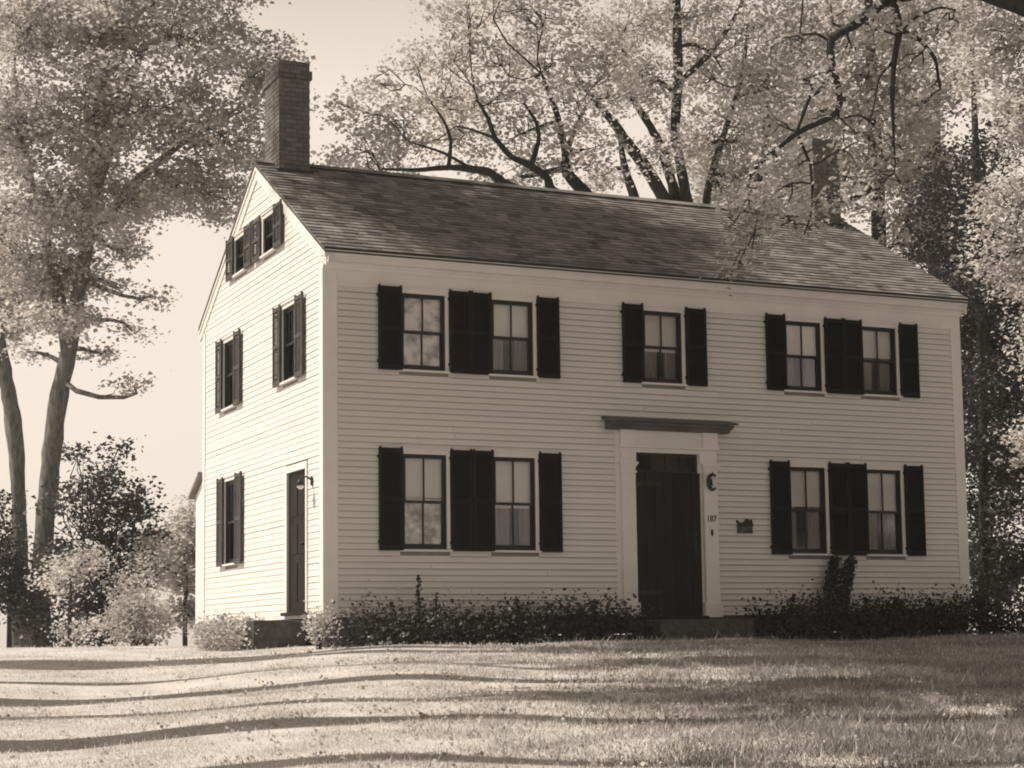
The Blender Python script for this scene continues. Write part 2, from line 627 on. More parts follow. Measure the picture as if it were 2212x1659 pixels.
places.sort(reverse=True)
near, rest = places[:300], places[300:]
for _, a, w, y, z, th in near:
    o = link('shingle', shingle_mesh, roof, (a, y, z))
    o.scale = (w, 1, 1)
    o.rotation_euler = (th, 0, 0)
base = np.array([v.co[:] for v in shingle_mesh.vertices])
mb = MB()
fc = [tuple(p.vertices) for p in shingle_mesh.polygons]
for _, a, w, y, z, th in rest:
    n = len(mb.v)
    c_, s_ = math.cos(th), math.sin(th)
    for vx, vy, vz in base:
        mb.v.append((a + vx * w, y + vy * c_ - vz * s_, z + vy * s_ + vz * c_))
    mb.f += [tuple(n + i for i in q) for q in fc]
o = mb.build('shingles', 'shingle_wood', roof)
o['kind'] = 'stuff'
MB().prism([(RIDGE_Y - 0.13, RIDGE_Z - 0.055), (RIDGE_Y, RIDGE_Z + 0.03), (RIDGE_Y + 0.13, RIDGE_Z - 0.055), (RIDGE_Y, RIDGE_Z)], 'x', -0.07, LEN + 0.08).build('ridge_cap', 'shingle_wood', roof)


# --- chimneys: real bricks laid in courses round a mortar core
def chimney(x0, x1, y0, y1, zb, zt):
    core = MB().box(x0 + 0.012, x1 - 0.012, y0 + 0.012, y1 - 0.012, zb, zt - 0.02).build('chimney', 'mortar', house)
    mb = MB()
    z, row = zb, 0
    while z < zt - 0.01:
        g_ = 0.03 if zt - 0.24 < z < zt - 0.09 else 0.0       # corbelled course under the top
        X0, X1, Y0, Y1 = x0 - g_, x1 + g_, y0 - g_, y1 + g_
        for side in range(4):
            lo, hi = ((X0, X1), (Y0, Y1))[side % 2]
            a = lo - (0.1 if row % 2 else 0.0)
            while a < hi - 0.01:
                b = min(hi, a + 0.2)
                aa = max(lo, a)
                if b - aa > 0.03:
                    j = random.uniform(-0.003, 0.005)
                    if side == 0:
                        mb.box(aa, b - 0.01, Y0 - j, Y0 + 0.08, z, z + 0.062)
                    elif side == 2:
                        mb.box(aa, b - 0.01, Y1 - 0.08, Y1 + j, z, z + 0.062)
                    elif side == 1:
                        mb.box(X1 - 0.08, X1 + j, aa + 0.082, b - 0.01 + 0.0, z, z + 0.062) if b - 0.01 > aa + 0.09 else None
                    else:
                        mb.box(X0 - j, X0 + 0.08, aa + (0.082 if aa == lo else 0), b - 0.01, z, z + 0.062) if b - 0.01 > aa + 0.09 else None
                a = b
        z += 0.073
        row += 1
    br = mb.build('bricks', 'brick', core)
    br['kind'] = 'stuff'
    MB().box(x0 + 0.1, x1 - 0.1, y0 + 0.1, y1 - 0.1, zt - 0.02, zt + 0.03).build('flue', 'mortar', core)
    MB().box(x0 - 0.035, x1 + 0.035, y0 - 0.03, y0 - 0.006, zb + 0.05, zb + 0.20).build('flashing', 'iron', core)


chimney(0.23, 0.745, 2.83, 3.58, 6.75, 8.66)
chimney(10.14, 10.71, 2.83, 3.66, 6.75, 8.48)

# --- windows
def ring(mb, x0, x1, z0, z1, w, y0, y1, wb=None, wt=None):
    wb = w if wb is None else wb
    wt = w if wt is None else wt
    mb.box(x0, x0 + w, y0, y1, z0, z1).box(x1 - w, x1, y0, y1, z0, z1)
    mb.box(x0 + w, x1 - w, y0, y1, z0, z0 + wb).box(x0 + w, x1 - w, y0, y1, z1 - wt, z1)
    return mb


def window(cx, zb, zt, w, rz, split=0.5):
    h = w / 2
    mb = MB()
    c = CAS
    mb.box(cx - h - c, cx - h, -0.034, -0.001, zb, zt).box(cx + h, cx + h + c, -0.034, -0.001, zb, zt)
    mb.box(cx - h - c, cx + h + c, -0.034, -0.001, zt, zt + 0.06).box(cx - h - c - 0.015, cx + h + c + 0.015, -0.055, -0.001, zt + 0.06, zt + 0.078)
    win = mb.build('window', 'trim_paint', house, rz=rz)
    MB().prism([(-0.07, zb - 0.035), (-0.07, zb - 0.008), (0.05, zb + 0.004), (0.05, zb - 0.035)], 'x', cx - h - c - 0.02, cx + h + c + 0.02).build('sill', 'trim_paint', win)
    zm = zb + (zt - zb) * split
    fr = 0.022
    # dark frame round the opening, then the two sashes
    ring(MB(), cx - h, cx + h, zb + 0.004, zt, fr, -0.012, 0.085).build('frame', 'sash_paint', win)
    a, b = cx - h + fr, cx + h - fr
    for nm, z0, z1, y in (('upper_sash', zm - 0.016, zt - fr, 0.012), ('lower_sash', zb + fr + 0.004, zm + 0.016, 0.045)):
        mb = ring(MB(), a, b, z0, z1, 0.030, y, y + 0.028, 0.034 if nm == 'upper_sash' else 0.05, 0.034)
        mb.box(cx - 0.010, cx + 0.010, y + 0.002, y + 0.026, z0 + 0.034, z1 - 0.034)
        mb.build(nm, 'sash_paint', win)
        for q in (-1, 1):
            xa, xb = (a + 0.03, cx - 0.010) if q < 0 else (cx + 0.010, b - 0.03)
            MB().box(xa, xb, y + 0.012, y + 0.015, z0 + 0.034, z1 - 0.034).build('pane', 'window_glass', win)
    return win


def shutter(x0, x1, zb, zt, rz, stand=0.03):
    y0, y1 = -0.045 - stand, -0.015 - stand
    fr = ring(MB(), x0, x1, zb, zt, 0.045, y0, y1, 0.07, 0.06)
    zm = (zb + zt) / 2
    fr.box(x0 + 0.045, x1 - 0.045, y0 + 0.001, y1 - 0.001, zm - 0.03, zm + 0.03)
    for z in (zb + 0.12, zt - 0.12):
        fr.box(x0 - 0.012, x0 + 0.03, y1, y1 + stand, z - 0.02, z + 0.02)
    paint = 'sunlit_black_paint' if rz else 'black_paint'
    sh = fr.build('shutter', paint, house, rz=rz)
    lv = MB()
    for lo, hi in ((zb + 0.07, zm - 0.03), (zm + 0.03, zt - 0.06)):
        n = int((hi - lo) / 0.034)
        for i in range(n):
            z = lo + (i + 0.5) * (hi - lo) / n
            lv.prism([(y0 + 0.002, z - 0.020), (y0 + 0.006, z - 0.022), (y1 - 0.002, z + 0.016), (y1 - 0.006, z + 0.018)], 'x', x0 + 0.046, x1 - 0.046)
    l = lv.build('louvers', paint, sh)
    l['kind'] = 'stuff'
    for xx in (x0 + 0.02, x1 - 0.02):
        MB().box(xx - 0.012, xx + 0.012, y0 - 0.004, y1, zt, zt + 0.022).build('hook', 'iron', sh)


for i, x in enumerate(XS):
    for zb, zt in ((B2, T2), (B1, T1)):
        if i == 2 and zb == B1:
            continue
        window(x, zb, zt, WW, 0.0)
        lw = 0.37 if i in (0, 2, 3) else (XS[i] - XS[i - 1] - WW - 0.052) / 2 - 0.001
        shutter(x - WW / 2 - lw, x - WW / 2 - 0.012, zb - 0.025, zt + 0.075, 0.0, stand=random.uniform(0.02, 0.035))
        rw = (XS[i + 1] - XS[i] - WW - 0.052) / 2 - 0.001 if i in (0, 3) else 0.36
        shutter(x + WW / 2 + 0.052, x + WW / 2 + 0.052 + rw, zb - 0.025, zt + 0.075, 0.0, stand=random.uniform(0.02, 0.035))
for cx, zb, zt, w in ((-GY[0], B2, T2, WW), (-GY[1], B2, T2, WW), (-4.62, B1, T1, WW), (-A1, AB, AT, AW), (-A2, AB, AT, AW)):
    window(cx, zb, zt, w, GR)
    sw = 0.36 if w == WW else 0.40
    for q in (-1, 1):
        a, b = (cx - w / 2 - sw, cx - w / 2 - 0.012) if q < 0 else (cx + w / 2 + 0.052, cx + w / 2 + 0.04 + (sw if w == WW or cx == -A1 else 0.36))
        if w == AW and ((cx == -A1 and q < 0) or (cx == -A2 and q > 0)):
            continue
        shutter(a, b, zb - 0.03, zt + 0.06, GR)
# the two attic windows share the space between them: one narrow shutter each
shutter(-A1 - AW / 2 - 0.47, -A1 - AW / 2 - 0.06, AB - 0.03, AT + 0.06, GR)
shutter(-A2 + AW / 2 + 0.055, -A2 + AW / 2 + 0.44, AB - 0.03, AT + 0.06, GR)

# --- front door and its surround
sur = MB().box(4.52, 6.26, -0.022, -0.001, 2.38, 2.74).box(4.52, 4.86, -0.022, -0.001, -0.09, 2.38).box(5.93, 6.26, -0.022, -0.001, -0.09, 2.38).build('door_surround', 'trim_paint', house)
for a, b in ((4.60, 4.83), (6.0, 6.235)):
    p = MB().box(a, b, -0.085, -0.023, 0.14, 2.06).box(a + 0.045, b - 0.045, -0.0875, -0.085, 0.25, 1.98)
    p.box(a - 0.03, b + 0.03, -0.105, -0.023, -0.08, 0.14)                       # plinth
    p.box(a - 0.015, b + 0.015, -0.10, -0.023, 2.06, 2.09).box(a, b, -0.088, -0.023, 2.09, 2.16)
    p.box(a - 0.02, b + 0.02, -0.105, -0.023, 2.16, 2.19).box(a - 0.035, b + 0.035, -0.12, -0.023, 2.19, 2.225)
    p.build('pilaster', 'trim_paint', sur)
e = MB().box(4.60, 4.85, -0.075, -0.023, 2.226, 2.371).box(5.94, 6.235, -0.075, -0.023, 2.226, 2.371).box(4.585, 6.245, -0.06, -0.023, 2.372, 2.44)
e.box(4.56, 6.27, -0.10, -0.023, 2.44, 2.475).box(4.585, 6.245, -0.065, -0.023, 2.475, 2.70)
for a, b in ((4.585, 4.84), (5.99, 6.245)):
    e.box(a, b, -0.10, -0.066, 2.476, 2.70)
e.build('entablature', 'trim_paint', sur)
cn = MB().prism([(-0.023, 2.70), (-0.13, 2.70), (-0.17, 2.74), (-0.26, 2.765), (-0.28, 2.80), (-0.023, 2.845)], 'x', 4.36, 6.44)
cn.build('door_cornice', 'weathered_wood', sur)
MB().prism([(-0.02, 2.849), (-0.31, 2.803), (-0.31, 2.835), (-0.02, 2.895)], 'x', 4.31, 6.49).build('cornice_cap', 'weathered_wood', sur)

door = MB().box(4.855, 5.935, -0.040, -0.030, -0.05, 2.075).build('door', 'door_wood', house)
nplank = 7
for i in range(nplank):
    a = 4.85 + i * (5.94 - 4.85) / nplank
    MB().box(a + 0.003, a + (5.94 - 4.85) / nplank - 0.003, -0.062 + random.uniform(-0.002, 0.002), -0.0405, -0.055, 2.08).build('plank', 'door_wood', door)
for z in (0.285, 1.903):
    MB().box(4.80, 5.25, -0.071, -0.064, z - 0.022, z + 0.022).tube([(4.838, -0.078, z - 0.05), (4.838, -0.078, z + 0.05)], [0.014, 0.014], 8).build('hinge', 'iron', door)
MB().tube([(5.84, -0.066, 0.98), (5.84, -0.115, 1.0), (5.84, -0.115, 1.1), (5.84, -0.066, 1.12)], [0.01] * 4, 6).box(5.815, 5.865, -0.068, -0.063, 0.93, 1.17).build('handle', 'iron', door)
tr = ring(MB(), 4.88, 5.91, 2.09, 2.37, 0.03, -0.018, 0.04)
for k in range(1, 4):
    x = 4.88 + k * 1.03 / 4
    tr.box(x - 0.01, x + 0.01, -0.008, 0.02, 2.12, 2.34)
tr = tr.build('transom', 'sash_paint', house)
MB().box(4.882, 5.908, 0.03, 0.05, 2.1, 2.36).build('transom_dark_sheet', 'black_paint', tr)  # added dark sheet standing in for the unlit hall behind
for k in range(4):
    a = 4.91 + k * 0.2475 if k else 4.91
    MB().box(4.88 + k * 1.03 / 4 + (0.03 if k == 0 else 0.01), 4.88 + (k + 1) * 1.03 / 4 - (0.03 if k == 3 else 0.01), 0.004, 0.007, 2.12, 2.34).build('pane', 'window_glass', tr)
MB().box(4.80, 5.99, -0.16, 0.06, -0.115, -0.058).build('threshold', 'door_wood', house)

# --- gable door
gd = MB().box(-1.600, -0.741, 0.012, 0.04, 0.05, 2.063).build('side_door', 'door_wood', house, rz=GR)
for (za, zb_) in ((0.2, 0.75), (0.88, 1.3), (1.42, 1.95)):
    for a, b in ((-1.50, -1.22), (-1.12, -0.84)):
        MB().prism([(a, za), (b, za), (b, zb_), (a, zb_)], 'y', 0.002, 0.0118).build('panel', 'door_wood', gd)
MB().tube([(-0.82, 0.0, 1.0), (-0.82, -0.05, 1.0)], [0.012, 0.012], 8).tube([(-0.82, -0.04, 1.0), (-0.82, -0.06, 1.0), (-0.82, -0.085, 1.0)], [0.018, 0.03, 0.014], 10).build('knob', 'iron', gd)
MB().box(-1.697, -1.607, -0.034, -0.001, 0.0, 2.07).box(-0.734, -0.674, -0.034, -0.001, 0.0, 2.07).box(-1.697, -0.674, -0.036, -0.001, 2.07, 2.17).build('door_casing', 'trim_paint', house, rz=GR)
MB().box(-1.72, -0.66, -0.09, 0.05, 0.0, 0.045).build('threshold', 'door_wood', house, rz=GR)

# --- rear lean-to
LB = 6.90
MB().prism([(DEP + 0.001, -0.1), (LB, -0.1), (LB, 2.16), (DEP + 0.001, 2.44)], 'x', 0.0, 3.2).build('lean_to', 'white_paint', house)
MB().prism([(DEP + 0.022, 2.47), (LB + 0.16, 2.115), (LB + 0.16, 2.165), (DEP + 0.022, 2.53)], 'x', -0.10, 3.3).build('lean_to_roof', 'shingle_wood', house)

# ------------------------------------------------------------------ steps
st = MB().box(4.68, 6.22, -1.02, -0.17, -0.37, -0.125)
o = st.build('granite_step', 'granite')
tag(o, 'upper granite block step at the front door', 'step', 'front door steps')
bv = o.modifiers.new('bevel', 'BEVEL'); bv.width = 0.015; bv.segments = 2
o = MB().box(4.45, 6.4, -1.42, -0.2, -0.62, -0.375).build('granite_step', 'granite')
tag(o, 'wider lower granite step half sunk in the grass at the front door', 'step', 'front door steps')
bv = o.modifiers.new('bevel', 'BEVEL'); bv.width = 0.015; bv.segments = 2
o = MB().box(-0.82, -0.05, 0.62, 1.78, -0.62, -0.075).build('stone_step', 'granite')
tag(o, 'stone block step below the side door in the gable', 'step')
bv = o.modifiers.new('bevel', 'BEVEL'); bv.width = 0.015; bv.segments = 2

# ------------------------------------------------------------------ blinds, curtains and painted reflections behind the panes
def cloth(name, cx, z0, z1, w, y, amp, waves, mat_, rz, lean=0.0, thick=0.004):
    n = max(2, int(waves * 10))
    mb = MB()
    rows = 5
    ph = random.uniform(0, 6)
    idx = {}
    for s_ in range(2):
        for r_ in range(rows + 1):
            t = r_ / rows
            for i in range(n + 1):
                q = i / n
                xx = cx - w / 2 + w * q + lean * (1 - t) * (q)
                yy = y + amp * math.sin(ph + q * waves * 2 * math.pi + 0.5 * t) * (1.2 - 0.5 * t) + s_ * thick
                idx[s_, r_, i] = len(mb.v)
                mb.v.append((xx, yy, z0 + (z1 - z0) * t))
    for s_ in range(2):
        for r_ in range(rows):
            for i in range(n):
                f = (idx[s_, r_, i], idx[s_, r_, i + 1], idx[s_, r_ + 1, i + 1], idx[s_, r_ + 1, i])
                mb.f.append(f if s_ == 0 else f[::-1])
    return mb.build(name, mat_, None, smooth=True, rz=rz)


COLN = ['nearest the gable corner', 'second from the gable corner', 'above the front door', 'second from the far corner', 'nearest the far corner']
for i, x in enumerate(XS):
    for up, zb, zt in ((True, B2, T2), (False, B1, T1)):
        if i == 2 and not up:
            continue
        fl = 'upstairs' if up else 'downstairs'
        zm = (zb + zt) / 2
        h = WW - 0.06
        if i == 0 and up:  # a patterned sheet paints the tree reflection in this window
            o = cloth('reflection_sheet', x, zb + 0.02, zt - 0.02, h, 0.085, 0.003, 3, 'reflection_cloth', 0)
            tag(o, 'sheet painted as bright tree reflection in the %s front window %s' % (fl, COLN[i]), 'curtain', 'front window curtains')
            continue
        bz = zm - 0.01 + random.choice((0.0, 0.01, -0.05, 0.07, 0.0))
        o = cloth('roller_blind', x, bz, zt - 0.02, h, 0.082, 0.0012, 1, 'blind_cloth', 0)
        tag(o, 'pale roller blind half drawn in the %s front window %s' % (fl, COLN[i]), 'blind', 'front window blinds')
        if i == 0:
            o = cloth('reflection_sheet', x, zb + 0.02, zm + 0.05, h, 0.098, 0.005, 4, 'reflection_cloth', 0)
            tag(o, 'sheet painted as tree reflection in the %s front window %s' % (fl, COLN[i]), 'curtain', 'front window curtains')
        else:
            for q, nm in ((-1, 'gableward half'), (1, 'far half')):
                cw = h * random.uniform(0.26, 0.46)
                o = cloth('curtain', x + q * (h / 2 - cw / 2), zb + 0.02, zm + 0.12, cw, 0.115, 0.014, 4, 'curtain_cloth', 0, lean=-0.03 * random.random() if q < 0 else 0.0)
                tag(o, 'thin curtain, %s, %s front window %s' % (nm, fl, COLN[i]), 'curtain', 'front window curtains')
for cx, zb, zt, nm in ((-GY[0], B2, T2, 'upstairs gable window nearest the front'), (-GY[1], B2, T2, 'upstairs gable window towards the back'), (-4.62, B1, T1, 'downstairs gable window')):
    o = cloth('roller_blind', cx, (zb + zt) / 2 - 0.01, zt - 0.02, WW - 0.06, 0.105, 0.0012, 1, 'blind_cloth', GR)
    tag(o, 'pale roller blind half drawn in the %s' % nm, 'blind', 'gable window blinds')

# ------------------------------------------------------------------ fittings on the wall
def wall_lamp():
    t = empty('wall_lantern', (6.115, -0.088, 1.80))
    tag(t, 'black curved iron wall lantern on the pilaster beside the front door', 'lantern')
    pts, rad = [], []
    for k in range(15):
        a = R(50 + k * 260 / 14)
        pts.append((0.075 * math.cos(a) + 0.01, -0.045, 0.15 + 0.115 * math.sin(a)))
        rad.append(0.014 + 0.018 * math.sin(math.pi * k / 14))
    MB().tube(pts, rad, 8).build('bracket', 'iron', t, smooth=True)
    MB().tube([(0.0, 0.0, 0.15), (0.0, -0.012, 0.15)], [0.05, 0.05], 12).tube([(0, -0.01, 0.27), (0, -0.04, 0.275)], [0.012, 0.012], 6).tube([(0.0, -0.012, 0.15), (-0.06, -0.04, 0.15)], [0.012, 0.012], 6).build('back_plate', 'iron', t)
    MB().tube([(0.02, -0.05, 0.10), (0.02, -0.05, 0.12), (0.02, -0.05, 0.17), (0.02, -0.05, 0.19)], [0.012, 0.026, 0.026, 0.012], 8).build('lamp', 'lamp_glass', t, smooth=True)
    MB().tube([(0.01, -0.045, 0.265), (0.01, -0.045, 0.31)], [0.018, 0.003], 6).build('finial', 'iron', t)


wall_lamp()


def side_lamp():
    t = empty('wall_lamp', (-0.022, 0.46, 1.86), GR)
    tag(t, 'small black bracket lamp with white shade beside the gable door', 'lamp')
    MB().box(-0.03, 0.03, -0.015, 0.0, -0.06, 0.06).build('back_plate', 'iron', t)
    MB().tube([(0, -0.01, 0.02), (0, -0.08, 0.06), (0, -0.15, 0.05), (0, -0.17, 0.0)], [0.014, 0.012, 0.012, 0.014], 8).build('bracket', 'iron', t, smooth=True)
    MB().tube([(0, -0.17, 0.02), (0, -0.17, 0.0), (0, -0.17, -0.06)], [0.02, 0.045, 0.065], 12).build('lamp_hood', 'iron', t, smooth=True)
    MB().tube([(0, -0.17, -0.05), (0, -0.17, -0.09), (0, -0.17, -0.12)], [0.04, 0.05, 0.02], 10).build('bulb', 'lamp_glass', t, smooth=True)


side_lamp()


def house_number():
    cu = bpy.data.curves.new('house_number', 'FONT')
    cu.body = '187'
    cu.size = 0.135
    cu.extrude = 0.004
    cu.offset = 0.0012
    cu.align_x = 'CENTER'
    cu.materials.append(M['iron'])
    tmp = bpy.data.objects.new('house_number', cu)
    COL.objects.link(tmp)
    me = bpy.data.meshes.new_from_object(tmp.evaluated_get(bpy.context.evaluated_depsgraph_get()))
    bpy.data.objects.remove(tmp)
    o = link('house_number', me)
    o.location = (6.112, -0.0895, 1.355)
    o.rotation_euler = (R(90), 0, 0)
    o.scale = (0.85, 1, 1)
    tag(o, 'black metal house number 187 on the door pilaster', 'house number')
    t = MB().tube([(6.115, -0.085, 1.19), (6.115, -0.1, 1.19)], [0.026, 0.022], 10).tube([(6.115, -0.099, 1.19), (6.115, -0.108, 1.19)], [0.01, 0.008], 8).box(6.098, 6.132, -0.092, -0.085, 1.14, 1.24).build('doorbell', 'iron')
    tag(t, 'small dark doorbell below the house number on the pilaster', 'doorbell')
    p = empty('wall_plaque', (6.73, -0.024, 1.19))
    tag(p, 'small dark plaque with cut-out silhouette on the clapboards by the door', 'plaque')
    MB().box(-0.135, 0.135, -0.014, 0.006, 0.0, 0.095).build('plate', 'plaque_print', p)
    MB().prism([(-0.145, 0.1), (0.14, 0.1), (0.15, 0.14), (0.135, 0.16), (0.125, 0.215), (0.09, 0.20), (0.06, 0.225), (0.01, 0.215), (-0.005, 0.185),
                (-0.04, 0.165), (-0.09, 0.165), (-0.115, 0.185), (-0.14, 0.205), (-0.15, 0.17), (-0.13, 0.14)], 'y', -0.016, 0.004).build('silhouette', 'iron', p)


house_number()

# ------------------------------------------------------------------ foliage
def leaf_quads(c, size, up=0.6, fold=0.18):
    """one folded diamond leaf at every centre"""
    n = len(c)
    nrm = rng.normal(size=(n, 3))
    nrm /= np.linalg.norm(nrm, axis=1)[:, None]
    nrm[:, 2] = np.abs(nrm[:, 2]) + up
    nrm /= np.linalg.norm(nrm, axis=1)[:, None]
    a = np.cross(nrm, rng.normal(size=(n, 3)))
    a /= np.linalg.norm(a, axis=1)[:, None] + 1e-9
    b = np.cross(nrm, a)
    s = (size * rng.uniform(0.45, 1.4, n))[:, None]
    bw_ = s * rng.uniform(0.32, 0.46, n)[:, None]
    droop = nrm * s * fold
    p0 = c - a * s * 0.5
    p1 = c + b * bw_ + droop * rng.uniform(0.3, 1.2, n)[:, None]
    p2 = c + a * s * 0.5 - droop * rng.uniform(0, 1.0, n)[:, None]
    p3 = c - b * bw_ + droop * rng.uniform(0.3, 1.2, n)[:, None]
    # two triangles per leaf sharing the midrib
    return np.stack([p0, p1, p2, p3], 1)


def sprays(tips, n, rad, flat=0.45):
    """leaf centres scattered in flattened sprays about the twig tips"""
    t = np.repeat(np.asarray(tips), n, axis=0)
    off = rng.normal(size=t.shape) * rad
    off[:, 2] *= flat
    return t + off


def in_lobe(c, r, n):
    d = rng.normal(size=(n, 3))
    d /= np.linalg.norm(d, axis=1)[:, None]
    q = rng.uniform(0.12, 1.0, n) ** 0.5
    return np.asarray(c) + d * q[:, None] * np.asarray(r)


def bend(p, q, k=5, sag=0.08):
    p, q = np.asarray(p, float), np.asarray(q, float)
    ln = np.linalg.norm(q - p)
    m = rng.normal(size=3) * ln * sag
    m2 = rng.normal(size=3) * ln * sag * 0.6
    return [p + (q - p) * t + m * math.sin(math.pi * t) + m2 * math.sin(2 * math.pi * t) for t in np.linspace(0, 1, k)]


def tree(name, label, trunks, lobes, leaf, leafmat, barkmat='bark', cat='tree', group=None, twigs=16, per=26, rad=0.27, flat=0.5, limb=0.07, up=0.6, bare=()):
    """trunks: [(points, radii)]; lobes: [(centre, (rx,ry,rz))]"""
    base = trunks[0][0][0]
    o = empty(name, base)
    tag(o, label, cat, group)
    b0 = np.asarray(base)
    mb = MB()
    nodes = []
    for pts, rr in trunks:
        pts = [np.asarray(p, float) for p in pts]
        fine, fr = [], []
        for i in range(len(pts) - 1):
            for t in np.linspace(0, 1, 4, endpoint=False):
                fine.append(pts[i] + (pts[i + 1] - pts[i]) * t)
                fr.append(rr[i] + (rr[i + 1] - rr[i]) * t)
        fine.append(pts[-1]); fr.append(rr[-1])
        sm = [fine[0]] + [(fine[i - 1] + 2 * fine[i] + fine[i + 1]) / 4 for i in range(1, len(fine) - 1)] + [fine[-1]]
        mb.tube([p - b0 for p in sm], fr, 10, jit=0.12)
        nodes += list(zip(sm, fr))
    npos = np.array([n[0] for n in nodes])
    nrad = np.array([n[1] for n in nodes])
    lm = mb
    tips = []
    for c, r in lobes:
        c = np.asarray(c, float)
        r = np.asarray(r, float)
        dd = np.linalg.norm(npos - c, axis=1) + np.where(npos[:, 2] > c[2] + 0.3, 2.5, 0) + np.where(npos[:, 2] < b0[2] + 0.9, 4, 0)
        k = int(np.argmin(dd))
        r0 = min(limb, nrad[k] * 0.7)
        path = bend(npos[k], c, 6, 0.09)
        lm.tube([p - b0 for p in path], list(np.linspace(r0, max(0.012, r0 * 0.3), 6)), 6)
        n = max(4, int(twigs * 1.9 * (r[0] * r[1] * r[2]) ** (2 / 3)))
        tp = in_lobe(c, r, n)
        tips.append(tp)
        for j, t in enumerate(tp):
            if j % 2 == 0:
                st_ = path[random.randint(2, 5)]
                lm.tube([p - b0 for p in bend(st_, t, 4, 0.12)], [max(0.010, r0 * 0.28), 0.012, 0.008, 0.004], 4)
    for p, q in bare:
        lm.tube([x - b0 for x in bend(p, q, 6, 0.06)], [0.035, 0.028, 0.02, 0.014, 0.01, 0.005], 5)
    mb.build('trunk', barkmat, o, smooth=True)
    if tips:
        tp = np.concatenate(tips)
        c = sprays(tp, per, rad, flat)
        q = leaf_quads(c, leaf, up) - b0
        link('crown', np_mesh('crown', q, 4, leafmat), o)
    return o


def lobe(u, v, d, ru, rv, rd):
    s = d / FPX
    return (at(u, v, d), (ru * s, rd, rv * s))


def onground(u, d):
    p = at(u, 1400, d)
    return np.array([p[0], p[1], gz(p) - 0.08])


def stem(pix, d, w, root=True):
    """trunk points from pixels (u, v) with pixel widths w, carried down to the ground"""
    pts = [at(u, v, d) for u, v in pix]
    rr = [x * 0.5 * d / FPX for x in w]
    if root:
        b = onground(pix[0][0], d)
        pts = [b] + pts
        rr = [rr[0] * 1.25] + rr
    return pts, rr


# --- left: the tall maple whose trunk stands in the gap beside the house
D1 = 38.0
t1 = stem([(84, 1360), (85, 1266), (96, 1138), (109, 1010), (122, 882), (148, 760), (176, 600), (203, 420), (215, 200), (228, -60), (240, -420)], D1, [56, 44, 42, 42, 40, 36, 30, 26, 22, 18, 8])
t1b = stem([(148, 760), (110, 560), (60, 380), (30, 150)], D1, [34, 26, 20, 12], False)
t1c = stem([(190, 520), (300, 380), (420, 290), (520, 230)], D1 + 0.5, [22, 18, 12, 6], False)
t1d = stem([(205, 420), (280, 200), (330, 20), (360, -200)], D1 - 0.5, [22, 16, 12, 6], False)
lob = []
for u, v, ru, rv in [(60, 60, 130, 110), (250, 40, 140, 110), (430, 70, 120, 100), (560, 150, 90, 90), (40, 260, 120, 110), (190, 250, 130, 110), (350, 230, 130, 100),
                     (480, 290, 110, 90), (90, 420, 120, 90), (260, 420, 120, 80), (400, 400, 100, 70), (490, 430, 55, 55), (30, 560, 90, 90), (150, 580, 90, 60),
                     (100, 690, 100, 40), (262, 540, 40, 30),
                     (180, 480, 70, 60), (205, 330, 70, 60), (215, 180, 80, 60), (225, 60, 80, 60), (60, 640, 80, 60), (100, -130, 160, 120), (320, -140, 180, 120), (520, -90, 120, 90), (200, -330, 220, 140)]:
    lob.append(lobe(u, v, D1 + random.uniform(-1.6, 1.2), ru, rv, random.uniform(0.9, 1.4)))
bare = []
for u, v in ((285, 715), (330, 640), (255, 620), (230, 760), (290, 835), (60, 760), (200, 690)):
    lob.append(lobe(u, v, D1 + random.uniform(-1, 1), 34, 13, 0.35))
tree('maple_tree', 'tall maple with forked trunk left of the house, pale leafy crown', [t1, t1b, t1c, t1d], lob, 0.105, 'leaf_mid', twigs=34, per=40, rad=0.22, bare=bare)

t2 = stem([(38, 1380), (42, 1182), (40, 1054), (31, 926), (20, 860), (6, 780), (-20, 640), (-40, 400), (-30, 100)], D1 + 1.5, [40, 34, 32, 36, 33, 30, 26, 20, 10])
lob = [lobe(u, v, D1 + 1.5 + random.uniform(-1, 1.5), ru, rv, 1.1) for u, v, ru, rv in [(-60, 300, 150, 130), (-80, 560, 120, 120), (-90, 60, 160, 120), (10, 480, 80, 70), (-160, 420, 140, 140), (15, 700, 60, 50)]]
tree('leaning_maple', 'slimmer maple with crooked trunk at the edge beside the tall maple', [t2], lob, 0.092, 'leaf_mid', twigs=34, per=44, rad=0.19)

# --- behind the roof: spreading old tree with crooked low limbs, then a clump of straight stems
D2 = 37.0
cr = [stem([(1300, 470), (1270, 422), (1222, 374), (1222, 333), (1209, 272), (1200, 237), (1170, 160)], D2, [34, 28, 24, 18, 15, 12, 6]),
      stem([(1222, 333), (1240, 285), (1265, 230)], D2, [14, 10, 6], False),
      stem([(1270, 450), (1190, 413), (1183, 384), (1148, 358), (1103, 339), (1068, 298), (1055, 256), (1030, 215)], D2 - 0.5, [24, 22, 18, 16, 13, 11, 9, 5], False),
      stem([(1148, 358), (1165, 300), (1160, 265), (1132, 222)], D2 - 0.5, [12, 10, 8, 5], False),
      stem([(1300, 470), (1180, 430), (1097, 403), (1058, 371), (1020, 365), (969, 361), (900, 368), (825, 365)], D2 - 1.0, [26, 24, 22, 18, 16, 12, 9, 5], False),
      stem([(969, 361), (975, 305), (962, 265), (930, 220)], D2 - 1.0, [9, 8, 6, 4], False),
      stem([(1020, 365), (960, 330), (880, 305)], D2 - 1.0, [8, 6, 4], False),
      stem([(1068, 298), (1020, 280), (985, 272)], D2 - 0.5, [7, 5, 4], False)]
lob = []
